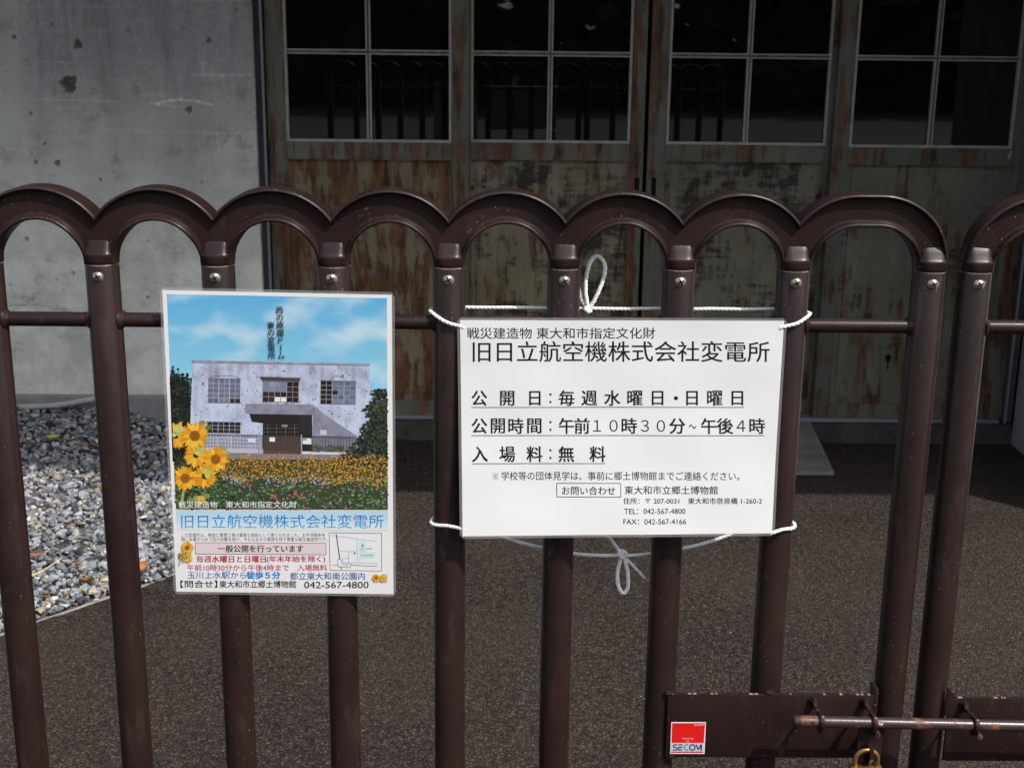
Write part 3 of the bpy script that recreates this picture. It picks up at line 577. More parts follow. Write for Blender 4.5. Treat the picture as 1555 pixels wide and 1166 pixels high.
class Art:
    """flat printed shapes on a sheet, one thin layer over the other"""
    def __init__(s, sheet): s.s = sheet; s.mb = MB(); s.z = .00030
    def up(s, d=.00008): s.z += d*.12
    def poly(s, pts, col, j=0.):
        s.mb.col = col; h = s.z+(random.random()*j*.12 if j else 0.); s.mb.add([s.s.at(*s.s.uv(*p), h) for p in pts], [tuple(range(len(pts)))])
    def rect(s, x0, y0, x1, y1, col, nx=1, ny=1, colf=None):
        vs = []; b = len(s.mb.v)
        for j in range(ny+1):
            for i in range(nx+1):
                x, y = x0+(x1-x0)*i/nx, y0+(y1-y0)*j/ny; s.mb.v.append(tuple(s.s.at(*s.s.uv(x, y), s.z))); s.mb.c.append(colf(x, y) if colf else col)
        for j in range(ny):
            for i in range(nx): a = b+j*(nx+1)+i; s.mb.f.append((a, a+1, a+nx+2, a+nx+1)); s.mb.m.append(0)
    def quad(s, q, col, nx=1, ny=1, colf=None):
        b = len(s.mb.v); q = [Vector(p) for p in q]
        for j in range(ny+1):
            for i in range(nx+1):
                p = q[0].lerp(q[1], i/nx).lerp(q[3].lerp(q[2], i/nx), j/ny); s.mb.v.append(tuple(s.s.at(*s.s.uv(*p), s.z))); s.mb.c.append(colf(p.x, p.y) if colf else col)
        for j in range(ny):
            for i in range(nx): a = b+j*(nx+1)+i; s.mb.f.append((a, a+1, a+nx+2, a+nx+1)); s.mb.m.append(0)
    def line(s, x0, y0, x1, y1, w, col):
        d = Vector((x1-x0, y1-y0)).normalized()*w/2; k = max(1, int(math.hypot(x1-x0, y1-y0)/40))
        for i in range(k):
            a = Vector((x0, y0)).lerp(Vector((x1, y1)), i/k); b = Vector((x0, y0)).lerp(Vector((x1, y1)), (i+1)/k)
            s.poly([(a.x-d.y, a.y+d.x), (b.x-d.y, b.y+d.x), (b.x+d.y, b.y-d.x), (a.x+d.y, a.y-d.x)], col)
    def dot(s, x, y, r, col, n=6, j=.0003, sq=1.):
        ph = random.uniform(0, 6); s.poly([(x+r*math.cos(ph+6.2832*k/n), y+sq*r*math.sin(ph+6.2832*k/n)) for k in range(n)], col, j)
    def glyphs(s, text, bold, spacing=1.):
        cu = bpy.data.curves.new('lettering', 'FONT'); cu.body = text; cu.size = 1; cu.resolution_u = 3; cu.offset = bold; cu.space_character = spacing
        o = bpy.data.objects.new('lettering', cu); COL.objects.link(o); dg = bpy.context.evaluated_depsgraph_get(); dg.update()
        me = bpy.data.meshes.new_from_object(o.evaluated_get(dg)); v = np.empty(len(me.vertices)*3, 'f'); me.vertices.foreach_get('co', v)
        fs = [tuple(p.vertices) for p in me.polygons]; bpy.data.objects.remove(o); bpy.data.curves.remove(cu); bpy.data.meshes.remove(me)
        return v.reshape(-1, 3)[:, :2], fs
    def strikes(s, b): return [(0, 0)] if b <= 0 else [(-b, -b*.6), (b, -b*.6), (-b, b*.6), (b, b*.6)]
    def put(s, V, fs, col, colf=None):
        b = len(s.mb.v)
        for x, y in V: s.mb.v.append(tuple(s.s.at(*s.s.uv(x, y), s.z))); s.mb.c.append(colf(x, y) if colf else col)
        for f in fs: s.mb.f.append(tuple(b+i for i in f)); s.mb.m.append(0)
    def text(s, text, x0, y0, x1, y1, col=(.01, .01, .012), bold=0., colf=None):
        """ink of the line fills the box exactly"""
        V, fs = s.glyphs(text, min(0, bold)); lo, hi = V.min(0), V.max(0); q = (V-lo)/(hi-lo); A = np.stack([x0+q[:, 0]*(x1-x0), y1-q[:, 1]*(y1-y0)], 1)
        for dx, dy in s.strikes(bold*(y1-y0)): s.put(A+np.array([dx, dy]), fs, col, colf); s.z += 3e-6
    def chars(s, items, em, col=(.01, .01, .012), bold=0., sx=1.):
        for ch, cx, cy in items:
            V, fs = s.glyphs(ch, min(0, bold)); lo, hi = V.min(0), V.max(0); mid = (lo+hi)/2
            if ch in 'ー': V = np.stack([V[:, 1]-mid[1], -(V[:, 0]-mid[0])], 1)+mid
            cyy = mid[1] if ch not in '〜' else mid[1]
            A = np.stack([cx+(V[:, 0]-mid[0])*em*sx, cy-(V[:, 1]-cyy)*em], 1)
            for dx, dy in s.strikes(bold*em): s.put(A+np.array([dx, dy]), fs, col); s.z += 3e-6
            s.z -= 3e-6*len(s.strikes(bold*em))
def paper(sh, root, pu, pv):
    """the paper sheet and its clear laminate rim"""
    def slab(u0, v0, u1, v1, h0, h1, ny, cr=0., nx=28):
        mb = MB(); vs = []; k = nx+1
        for h in (h0, h1):
            for j in range(ny+1):
                v = v0+(v1-v0)*j/ny; e = 0
                if cr: e = cr*max(0, 1-math.sqrt(max(0, 1-max(0, 1-min(v-v0, v1-v)/(cr*1.4))**2)))
                vs += [sh.at(u0+e+(u1-u0-2*e)*i/nx, v, h) for i in range(k)]
        o = k*(ny+1); fs = []
        for j in range(ny):
            for i in range(nx): a = j*k+i; fs += [(a, a+1, a+k+1, a+k), (o+a, o+a+k, o+a+k+1, o+a+1)]
            fs += [(j*k, j*k+k, o+j*k+k, o+j*k), (j*k+nx, o+j*k+nx, o+j*k+k+nx, j*k+k+nx)]
        for i in range(nx): fs += [(i, o+i, o+i+1, i+1), (ny*k+i, ny*k+i+1, o+ny*k+i+1, o+ny*k+i)]
        mb.add(vs, fs); return mb
    link('laminate', slab(-pu, -pv, 1+pu, 1+pv, -.0003, -.00002, 60, .012), FILM, root)
    link('paper', slab(0, 0, 1, 1, 0, .00022, 24), PAPER, root)
# --- opening hours sign
y1, y2 = FY-PR-.005, FY-PR-.024
SGN = Sheet([(698.6, 485.7), (1190.5, 487), (1172.4, 809.5), (702.5, 814)], [(-.0457, y1, 1.3391), (.3770, y1, 1.3416), (.3754, y2, 1.0533), (-.0415, y2, 1.0462)], -.004, .0006)
R1 = thing('notice_sign', (.166, FY-PR-.015, 1.05), 'white laminated opening hours sign in black lettering tied to the gate with rope', 'sign')
paper(SGN, R1, .009, .012)
a = Art(SGN); K = (.008, .008, .010)
def S3(x, y): return 640+x/2.592, 370+y/2.592
def S4(x, y): return 640+x/2.592, 650+y/2.592
a.text('戦災建造物 東大和市指定文化財', 709.4, 497.3, 996.9, 514.7, K, .008)
a.text('旧日立航空機株式会社変電所', 718.3, 518.5, 1168.6, 550.4, K, .008)
link('heading', a.mb, INK, R1, None, True); a.mb = MB()
L3 = [('公', 229), ('開', 340), ('日', 450), ('：', 512), ('毎', 576), ('週', 666), ('水', 757), ('曜', 846), ('日', 935), ('・', 1007), ('日', 1070), ('曜', 1159), ('日', 1247)]
L4 = [('公', 229), ('開', 303), ('時', 375), ('間', 448), ('：', 512), ('午', 576), ('前', 637), ('１', 697), ('０', 762), ('時', 824), ('３', 885), ('０', 948), ('分', 1012), ('～', 1072), ('午', 1136), ('後', 1199), ('４', 1261), ('時', 1324)]
L5 = [('入', 231), ('場', 340), ('料', 449), ('：', 512), ('無', 575), ('料', 699)]
def row(L, f, cy, b=.018):
    for ch, x in L:
        thin = ch in '１０３４：～'; a.chars([(ch, *f(x, cy+(2 if ch in '～' else 0)))], 25.6*(.92 if thin else 1.), K, .0 if thin else b, .55 if ch in '～' else 1.)
row(L3, S3, 612); row(L4, S3, 722); row(L5, S4, 107)
for x0, y0, x1 in ((716, 620.2, 1131.5), (716, 663.2, 1161.6), (717.2, 705.6, 920.9)): a.line(x0, y0, x1, y0, 1.1, K)
link('opening_hours', a.mb, INK, R1, None, True); a.mb = MB()
for q in ((749.2, 719.6, 757.4, 729.6), (757.4, 719.6, 749.2, 729.6)): a.line(*q, .7, K); a.z += 3e-6
for q in ((753.3, 720.6), (753.3, 728.6), (749.6, 724.6), (757, 724.6)): a.dot(*q, .75, K, 10, 0)
a.text('学校等の団体見学は、事前に郷土博物館までご連絡ください。', 762.2, 717.7, 1124.2, 730.6, K, .006)
for q in ((847.2, 735.3, 944.8, 735.3), (847.2, 755.7, 944.8, 755.7), (847.2, 735.3, 847.2, 755.7), (944.8, 735.3, 944.8, 755.7)): a.line(*q, 1.0, K)
a.text('お問い合わせ', 855.3, 740.0, 936.3, 752.6, K, .01); a.text('東大和市立郷土博物館', 950.6, 739.0, 1091.4, 751.4, K, .01)
a.text('住所：〒 207-0031　東大和市奈良橋 1-260-2', 948.6, 756.6, 1157.7, 765.9, K, .01)
a.text('TEL：042-567-4800', 949.8, 772.7, 1042.4, 780.6, K, .006); a.text('FAX：042-567-4166', 948.6, 788.1, 1043.6, 796.0, K, .006)
link('contact_lines', a.mb, INK, R1, None, True)

# --- picture poster
yp = FY-PR-.0045
PST = Sheet([(246.3, 440.6), (595, 448), (597.5, 902), (267.6, 898)], [(-.4297, yp, 1.3751), (-.1339, yp, 1.3714), (-.1370, yp, .9527), (-.4350, yp, .9548)])
R2 = thing('poster', (-.285, yp, .953), 'laminated colour poster of the old building with sunflowers hung on the gate', 'poster')
paper(PST, R2, .012, .0085)
a = Art(PST)
def lerp3(p, q, t): t = min(1, max(0, t)); return tuple(p[i]+(q[i]-p[i])*t for i in range(3))
from mathutils import noise as mn
def vn(x, y, s, k=0.): return mn.fractal(Vector((x*s, y*s, k)), 1., 2., 5)
def skyc(x, y):
    c = lerp3((.115, .43, .72), (.24, .58, .76), (y-450)/110); w = vn(x*.7, y*1.5, .018, 3.1)*.9+.10+(x-400)/420*.30
    return lerp3(c, (.62, .76, .80), max(0, w)*.95)
PQ = [(253.2, 446.6), (587.6, 452.9), (588.9, 773.4), (267.2, 772.2)]
a.quad([PQ[0], PQ[1], (588.4, 645), (261.5, 645)], None, 70, 40, skyc); a.quad([(261.5, 645), (588.4, 645), PQ[2], PQ[3]], (.045, .07, .03)); a.up()
def inside(x, y):
    t = (y-446.6)/326; return 253.8+13.6*t < x < 587.4+1.2*t and 452 < y < 772
def leaves(n, test, cols, r0, r1, xr, yr, j=.0002, sq=.8):
    k = 0
    while k < n:
        x, y = random.uniform(*xr), random.uniform(*yr)
        if test(x, y) and inside(x, y): a.dot(x, y, random.uniform(r0, r1), random.choice(cols), random.choice((3, 4, 5)), j, sq); k += 1
DK = [(.006, .010, .008), (.012, .018, .012), (.022, .032, .018), (.010, .014, .012), (.045, .06, .035), (.005, .006, .006)]
edge_l = lambda x: 557+ (x-258)*.48+4*math.sin(x*.9)
a.poly([(257.5, 572), (266, 566), (278, 574), (288, 582), (292, 700), (262, 700)], (.008, .012, .008)); a.up()
leaves(1100, lambda x, y: y > edge_l(x) and y < 700 and x < 294, DK, 1.2, 3.0, (256, 294), (556, 700)); a.up(.0003)
# building front
def wallc(x, y):
    w = vn(x, y, .045, 1.)*.5+vn(x*3, y*.6, .05, 2.)*.3; c = lerp3((.52, .58, .74), (.27, .27, .37), .30+w*1.5)
    return lerp3(c, (.62, .72, .88), (y-560)/120*.6)
a.quad([(292.5, 547.5), (560.9, 552.5), (566, 690), (287.3, 688)], None, 90, 50, wallc); a.up()
a.quad([(291, 546.2), (561.5, 551.6), (561.3, 554.4), (291.2, 549.6)], None, 40, 1, lambda x, y: lerp3((.42, .40, .46), (.20, .19, .22), (vn(x, y, .15)+.5)))
a.quad([(291.4, 549.7), (561.2, 554.5), (561.2, 555.3), (291.4, 550.5)], (.13, .12, .15)); a.up()
for _ in range(520):
    x, y = random.uniform(291, 562), random.uniform(553, 660)
    r = random.choice([.35, .45, .6, .6, .8, 1.1]); a.dot(x, y, r, random.choice([(.06, .055, .07), (.12, .10, .12), (.16, .15, .18)]), 6, .00004)
for _ in range(26):
    x, y = random.uniform(292, 560), random.uniform(556, 655); a.dot(x, y, random.uniform(1.1, 1.9), (.17, .14, .16), 7, .00004); a.up(.00001); a.dot(x+.2, y+.1, .8, (.05, .045, .05), 5, .00002)
a.up()
def window(x0, y0, x1, y1, nx, ny, paneF, bar, tilt=.018, heavy=3):
    def q(u, v): return (x0+(x1-x0)*u+ (v*-.6), y0+(y1-y0)*v+(x1-x0)*u*tilt)
    a.poly([q(0, 0), q(1, 0), q(1, 1), q(0, 1)], (.10, .10, .13)); a.up(.00004)
    for i in range(nx):
        for j in range(ny): a.poly([q((i+.06)/nx, (j+.07)/ny), q((i+.94)/nx, (j+.07)/ny), q((i+.94)/nx, (j+.93)/ny), q((i+.06)/nx, (j+.93)/ny)], paneF(i, j))
    a.up(.00004)
    for i in range(nx+1): p, r = q(i/nx, 0), q(i/nx, 1); a.line(*p, *r, 1.0 if heavy and i % (nx//heavy) == 0 else .55, bar)
    a.up(.00003)
    for j in range(ny+1): p, r = q(0, j/ny), q(1, j/ny); a.line(*p, *r, .6, bar)
    a.up(.00003); a.line(*q(-.02, 1.0), *q(1.02, 1.0), 1.0, (.20, .13, .12)); a.line(*q(-.02, 0), *q(1.02, 0), .9, (.14, .11, .12)); a.up()
def jit(c, k=.25):
    f = random.uniform(1-k, 1+k); return tuple(q*f for q in c)
window(316, 573.7, 365.9, 610.6, 6, 5, lambda i, j: jit((.15, .17, .26)) if not (i > 3 and j > 3) else (.03, .03, .03), (.55, .53, .58))
window(399.4, 578.2, 454.2, 609.2, 6, 4, lambda i, j: jit((.20, .27, .38)) if j < 2 and i < 4 else ((.80, .82, .85) if (i, j) in ((2, 3), (3, 3)) else jit((.02, .02, .025), .5)), (.38, .28, .27))
window(487, 577.2, 540.8, 612.4, 6, 5, lambda i, j: jit((.015, .017, .02), .4) if i < 2 or (i < 3 and j > 1 and j < 3) else jit((.13, .17, .25), .35), (.45, .40, .42))
window(314.5, 639.5, 365.9, 656, 6, 3, lambda i, j: jit((.02, .02, .022), .6), (.42, .42, .46))
a.poly([(394.8, 571.6), (457, 573.0), (455.3, 578.5), (398, 577.2)], (.07, .055, .05)); a.quad([(394.5, 570.8), (457.3, 572.2), (457.1, 573.6), (394.7, 572.2)], (.30, .27, .28))
a.up()
for pts in ([(319, 572.5), (326, 570.3), (343, 569.6), (356, 570.2), (364, 573.4)], [(503, 575.8), (507, 571.5), (514, 569.8), (521, 572.5), (524, 576.6)]):
    for p, q in zip(pts, pts[1:]): a.line(*p, *q, .8, (.13, .12, .15))
for k in range(26): a.dot(random.uniform(399, 454), random.uniform(609.5, 613.8), random.uniform(.5, 1.3), random.choice([(.33, .14, .10), (.42, .24, .20), (.25, .10, .08)]), 5, .00004)
a.up()
gc = lambda x, y: lerp3((.29, .29, .37), (.20, .20, .26), .4+vn(x, y, .09, 4.)*.9)
a.quad([(372.2, 612), (475.4, 613.4), (479, 629), (374, 627.4)], None, 30, 6, gc); a.quad([(475.4, 613.4), (492, 627.4), (500, 690), (475.5, 690)], None, 12, 20, gc); a.quad([(492, 627.4), (543.6, 661.6), (545, 690), (500, 690)], None, 20, 14, gc); a.up()
a.poly([(378.7, 627.5), (474.2, 629), (475.4, 690), (399.6, 690), (399.4, 641.5), (383, 639.5)], (.020, .017, .018)); a.poly([(456, 629), (474.2, 629.2), (475.4, 690), (456, 690)], (.035, .031, .034)); a.up()
for i in range(4):
    x0 = 401+i*13.6; a.poly([(x0, 643), (x0+11.5, 643), (x0+11.5, 688), (x0, 688)], jit((.055, .035, .028))); a.up(.00003)
    for ix in range(2):
        for iy in range(3): a.poly([(x0+1+ix*5.2, 644+iy*5.6), (x0+5.4+ix*5.2, 644+iy*5.6), (x0+5.4+ix*5.2, 648.8+iy*5.6), (x0+1+ix*5.2, 648.8+iy*5.6)], (.010, .012, .013))
    a.up(.00003); a.line(x0+6, 643.5, x0+6, 660.5, .5, (.20, .20, .20)); a.line(x0+.6, 649.4, x0+11, 649.4, .45, (.20, .20, .20)); a.line(x0+.6, 655, x0+11, 655, .45, (.20, .20, .20))
a.poly([(428.5, 644), (437, 644.2), (437, 647), (428.5, 646.8)], (.40, .27, .20)); a.quad([(486.4, 651.5), (496.2, 651.9), (496.6, 659.6), (486.6, 659.2)], (.62, .54, .56)); a.up(.0002)
# ground in the picture, fences, hedges
a.quad([(300, 678.5), (400, 680.5), (400, 687), (300, 685.5)], (.50, .52, .60)); a.quad([(458, 684), (556, 686), (556, 690), (458, 688.5)], (.60, .66, .74)); a.quad([(330, 686.5), (560, 690), (560, 698), (330, 696)], (.24, .20, .21))
a.up(.00015)
a.poly([(400.5, 660.5), (456.5, 662), (456.5, 687.6), (400.5, 686.2)], (.11, .075, .062)); a.up(.00004)
x = 312.
while x < 540:
    g_ = 400 < x < 457; a.line(x, 657.6+(x-312)*.018, x+.1, 680+(x-312)*.030, .85, jit((.030, .022, .024) if not g_ else (.022, .015, .015))); x += 2.28
a.up(.00004); a.line(311, 659, 399, 660.6, .9, (.03, .022, .024)); a.line(457, 662, 540, 663.6, .9, (.03, .022, .024)); a.up(.00004)
for yy in (664, 668.6, 674.6, 679.2): a.line(311, yy, 392, yy+1.8, .95, (.62, .63, .70))
for xx in (330, 351, 375, 391): a.line(xx, 662, xx+.3, 682, .9, (.52, .52, .58))
for xx in (393, 397, 457.8): a.line(xx, 659, xx+.5, 689, 2.0, (.36, .35, .40))
a.up(.00004); a.poly([(409.5, 662.9), (418, 663.1), (418, 669.6), (409.5, 669.4)], (.74, .82, .82)); a.poly([(376.5, 664.5), (388, 664.8), (388, 671), (376.5, 670.7)], (.66, .72, .78)); a.poly([(459.9, 664.2), (473.2, 664.6), (473.2, 673.6), (459.9, 673.2)], (.68, .80, .82)); a.up(.00004)
a.poly([(460.6, 665), (465.8, 665.1), (465.8, 667.4), (460.6, 667.3)], (.12, .22, .25)); a.up(.0002)
HG = [(.05, .065, .015), (.09, .11, .03), (.14, .15, .05), (.03, .04, .012)]
for cx, cy, rx_, ry_ in ((481, 680, 9.5, 5.6), (501, 680.3, 9, 5.6), (516, 680.5, 7, 5.2), (447, 684.5, 8, 2.6)): leaves(90, lambda x, y: ((x-cx)/rx_)**2+((y-cy)/ry_)**2 < 1, HG, .6, 1.5, (cx-rx_, cx+rx_), (cy-ry_, cy+ry_), .00015)
a.up(.0003)
def rtree(x, y):
    e = [(590, 566), (598, 566), (612, 563), (622, 553), (634, 560), (645, 552), (655, 549), (662, 545), (672, 540), (684, 528), (696, 512), (705, 540)]
    for (ya, xa), (yb, xb) in zip(e, e[1:]):
        if ya <= y <= yb: return x > xa+(xb-xa)*(y-ya)/(yb-ya)+3*math.sin(y*1.1)+2.4*math.sin(y*.43+x*.3)
    return False
a.poly([(588, 612), (570, 612), (560, 640), (556, 660), (550, 676), (535, 690), (530, 704), (588, 704)], (.008, .012, .008)); a.up()
leaves(2200, rtree, DK+[(.03, .05, .02), (.07, .09, .045), (.10, .12, .07)], 1.0, 2.6, (508, 589), (590, 705), .0003)
leaves(90, rtree, [(.30, .42, .55), (.22, .32, .42)], .4, 1.0, (520, 589), (660, 704), .0001); a.up(.0005)
# flower beds
GR = [(.04, .10, .03), (.07, .16, .05), (.10, .20, .08), (.025, .05, .02), (.16, .26, .15), (.20, .30, .20), (.05, .08, .035)]
leaves(1500, lambda x, y: y > 722 and x > 262, GR, 1.0, 2.6, (262, 589), (722, 772), .0003); leaves(500, lambda x, y: x < 352+(y-730)*.3, [(.03, .05, .02), (.06, .09, .035), (.10, .13, .06), (.015, .025, .012)], 1.2, 3.4, (256, 362), (690, 772), .0003, .7); a.up(.0004)
YL = [(.62, .30, .03), (.72, .38, .05), (.50, .22, .02), (.78, .46, .10), (.30, .16, .03), (.16, .10, .02), (.62, .34, .06)]
top = lambda x: 691+2.5*math.sin(x*.13)+1.5*math.sin(x*.41); bot = lambda x: 727+3.5*math.sin(x*.09)+(x-350)*.035
leaves(2300, lambda x, y: top(x) < y < bot(x), YL, .7, 1.55, (332, 589), (687, 742), .0004); a.up(.0005)
leaves(190, lambda x, y: bot(x)-8 < y < bot(x)+7 and (x < 372 or 404 < x < 500), [(.45, .40, .56), (.58, .54, .66), (.36, .30, .46)], .6, 1.4, (338, 505), (715, 745), .0003)
for _ in range(64):
    x, y = random.uniform(360, 586), random.uniform(736, 770)
    if inside(x, y): a.dot(x, y, random.uniform(1.1, 2.7), random.choice([(.50, .03, .14), (.62, .06, .22), (.66, .10, .03), (.70, .30, .04), (.58, .16, .34), (.52, .02, .05)]), 8, .0002, .6)
a.up(.0004)
def sunflower(cx, cy, R, disc=True, ang=0., sq=1., clip=True):
    for ring in range(2):
        k = 17
        for i in range(k):
            t = ang+6.2832*(i+.5*ring)/k+random.uniform(-.09, .09); L = R*random.uniform(.84, 1.04)*(1. if ring else .95); w = R*.135
            d = Vector((math.cos(t), sq*math.sin(t))); n_ = Vector((-math.sin(t), sq*math.cos(t)))
            pts = [Vector((cx, cy))+d*R*.22-n_*w*.6, Vector((cx, cy))+d*L*.62-n_*w, Vector((cx, cy))+d*L, Vector((cx, cy))+d*L*.62+n_*w, Vector((cx, cy))+d*R*.22+n_*w*.6]
            pts = [(max(p.x, 253.8+(p.y-446.6)/326*13.6) if clip else p.x, p.y) for p in pts]
            a.poly(pts, jit(random.choice([(.83, .42, .02), (.76, .34, .015), (.86, .50, .05), (.70, .29, .012)]), .08), .00012)
        a.up(.00016)
    if disc:
        a.dot(cx, cy, R*.36, (.42, .15, .02), 18, 0, sq); a.up(.00004); a.dot(cx, cy, R*.29, (.30, .095, .015), 16, 0, sq); a.up(.00004)
        for _ in range(26): q = random.uniform(0, 6.28); r = R*.30*math.sqrt(random.random()); a.dot(cx+r*math.cos(q), cy+sq*r*math.sin(q), R*.03, random.choice([(.20, .06, .01), (.46, .17, .03)]), 4, .00004)
    else:
        for _ in range(16): a.dot(cx+R*.2+random.gauss(0, R*.14), cy-R*.3+random.gauss(0, R*.2), R*.16, random.choice([(.42, .48, .10), (.55, .58, .20), (.62, .52, .08)]), 5, .0001)
    a.up(.0002)
a.poly([(277.5, 740), (281, 740), (277, 771), (272.5, 771)], (.38, .40, .10)); a.up()
LF = [(.12, .20, .03), (.20, .28, .06), (.30, .36, .10)]
for lx, ly, lr in ((307, 641, 5.5), (316, 648, 5), (340, 680, 5), (346, 687, 4.5), (300, 757, 8), (314, 752, 6), (290, 760, 7)): a.dot(lx, ly, lr, random.choice(LF), 7, .0001, .75)
a.up(.0003)
sunflower(266.5, 660, 23, False, .2); sunflower(298, 690, 21, False, .5); sunflower(311, 722, 21, False, .1); sunflower(306, 758, 8, False, .1)
sunflower(296, 660.5, 23.5); sunflower(327.8, 696, 21.8, True, .1); sunflower(281.6, 725, 21.5, True, .3)
sunflower(284.5, 830.5, 11.2, True, .2, 1., False); sunflower(281, 843, 9.5, False, .5, 1., False); sunflower(285.5, 846, 8.5, False, .9, 1., False); sunflower(571.5, 876.5, 7.4, True, .2, .95, False); sunflower(582, 876.5, 7.2, False, .4, .95, False)
for _ in range(60):
    x, y = random.uniform(271, 288), random.uniform(838, 857)
    if x-271 < (858-y)*1.2: a.dot(x, y, random.uniform(.6, 1.5), random.choice(GR), 4, .0002)
for _ in range(16): a.dot(random.uniform(579, 588), random.uniform(870, 883), .9, random.choice([(.30, .36, .08), (.60, .42, .05)]), 4, .0001)
link('picture', a.mb, INK, R2, None, True)
a.mb = MB(); a.up(.0004)
a.chars([(c, 425.1+2.5*i/6, 470.6+11.35*i) for i, c in enumerate('西の原爆ドーム')], 12.0, (.008, .010, .02), .012)
a.chars([(c, 411.8+1.5*i/4, 493.4+11.3*i) for i, c in enumerate('東の変電所')], 12.0, (.008, .010, .02), .012)
link('slogan', a.mb, INK, R2, None, True); a.mb = MB()
a.text('戦災建造物　東大和市指定文化財', 271.4, 759.6, 450.7, 770, (.92, .92, .90), 0.)
link('caption', a.mb, INK, R2, None, True)
a.mb = MB(); a.z = .00035
a.quad([(267.3, 774.2), (588.9, 775.2), (589.2, 803.6), (268.5, 802.8)], None, 8, 10, lambda x, y: lerp3((.46, .68, .80), (.74, .82, .84), (y-784)/20))
a.line(267.5, 773.2, 589, 774.3, .8, (.80, .60, .50)); a.line(268.8, 804.6, 589.3, 805.4, .8, (.80, .64, .54)); a.up()
a.text('旧日立航空機株式会社変電所', 275.1, 780.6, 582.2, 801.6, None, .004, lambda x, y: lerp3((.008, .10, .42), (.10, .40, .72), (y-781)/19))
link('title', a.mb, INK, R2, None, True); a.mb = MB(); a.z = .00035
G_ = (.10, .10, .12); RD = (.45, .012, .05); PK = (.50, .03, .12); BL = (.05, .13, .42)
a.text('この変電所は、戦前に軍需工場の重要な施設として建てられました。太平洋戦争末', 275.1, 808.4, 493.9, 814.6, G_, .0)
a.text('期に米軍から計３回の攻撃を受け、今もなおその痕跡を残す貴重な戦災建造物です。', 275.1, 815.0, 497.1, 821.4, G_, .0)
a.quad([(296.5, 823.2), (495, 824.2), (495.4, 841.6), (296.7, 840.6)], (.74, .62, .65))
for q in ((296.5, 823.2, 495, 824.2), (495, 824.2, 495.4, 841.6), (495.4, 841.6, 296.7, 840.6), (296.7, 840.6, 296.5, 823.2)): a.up(.00002); a.line(*q, .8, (.10, .08, .09))
a.up(.0001); a.text('一般公開を行っています', 331, 827.0, 460.7, 837.8, K, .022)
a.text('毎週', 298.2, 843.0, 321, 853.2, RD, .01); a.text('水曜日と日曜日', 322, 843.2, 404, 853.4, RD, .026); a.text('(年末年始を除く)', 405.6, 843.0, 493.9, 854.2, RD, .016)
a.text('午前10時30分から午後4時まで　入場無料', 284.4, 856.4, 497.1, 866.4, PK, .008)
a.text('玉川上水駅から', 284.4, 867.4, 374.0, 878.0, BL, .008); a.text('徒歩５分', 374.8, 867.3, 425.6, 878.3, (.01, .22, .60), .045); a.text('都立東大和南公園内', 440.7, 868.6, 554.3, 879.8, BL, .008)
a.text('【問合せ】', 274, 880.8, 330, 891.8, K, .010); a.text('東大和市立郷土博物館', 333.4, 881.0, 449.8, 892.0, K, .010); a.text('042-567-4800', 462.2, 882.6, 559.8, 892.6, K, .008)
link('information_text', a.mb, INK, R2, None, True); a.mb = MB(); a.z = .00035
def Q(x, y): return 490+x/11.66, 800+y/11.66
def ml(x0, y0, x1, y1, w, c): a.line(*Q(x0, y0), *Q(x1, y1), w, c)
NV = (.06, .06, .16); LB = (.45, .52, .75)
a.poly([Q(650, 260), Q(680, 235), Q(750, 250), Q(770, 290), Q(775, 440), Q(905, 445), Q(935, 470), Q(930, 520), Q(905, 545), Q(680, 545), Q(665, 605), Q(650, 605)], (.60, .78, .79)); a.up()
for q in ((115, 95, 1045, 105), (1045, 105, 1045, 775), (1045, 775, 135, 762), (135, 762, 115, 95)): ml(*q, .75, NV)
for q in ((160, 140, 970, 250), (613, 215, 613, 630), (310, 422, 610, 430), (465, 430, 465, 625), (355, 548, 460, 552), (355, 550, 355, 622), (360, 622, 970, 635)): a.up(.00002); ml(*q, .9, LB)
a.up(); ml(243, 118, 305, 565, 1.5, NV); ml(325, 705, 335, 745, 1.4, NV); ml(178, 668, 270, 668, .7, NV); ml(500, 665, 850, 690, .7, NV); ml(850, 690, 975, 680, .7, NV)
a.up(); P_ = [(270, 570), (290, 560), (335, 572), (345, 642), (495, 650), (495, 712), (275, 705)]; a.poly([Q(*p) for p in P_], (.80, .80, .80)); a.up(.00004)
for p, q in zip(P_, P_[1:]+P_[:1]): ml(*p, *q, .6, (.03, .03, .05))
a.dot(*Q(708, 322), 1.3, K, 14, 0); a.dot(*Q(570, 464), 1.3, K, 14, 0); a.poly([Q(678, 362), Q(732, 362), Q(732, 405), Q(678, 405)], (.20, .20, .10)); a.up(.00004); a.poly([Q(684, 368), Q(726, 368), Q(726, 399), Q(684, 399)], (.78, .76, .45))
def mt_(t, x0, y0, x1, y1, c=G_): a.text(t, *Q(x0, y0), *Q(x1, y1), c, .0)
mt_('変電所', 780, 365, 875, 392); mt_('都立東大和南公園', 680, 482, 890, 508); mt_('玉川上水駅', 312, 662, 452, 690)
link('map', a.mb, INK, R2, None, True)

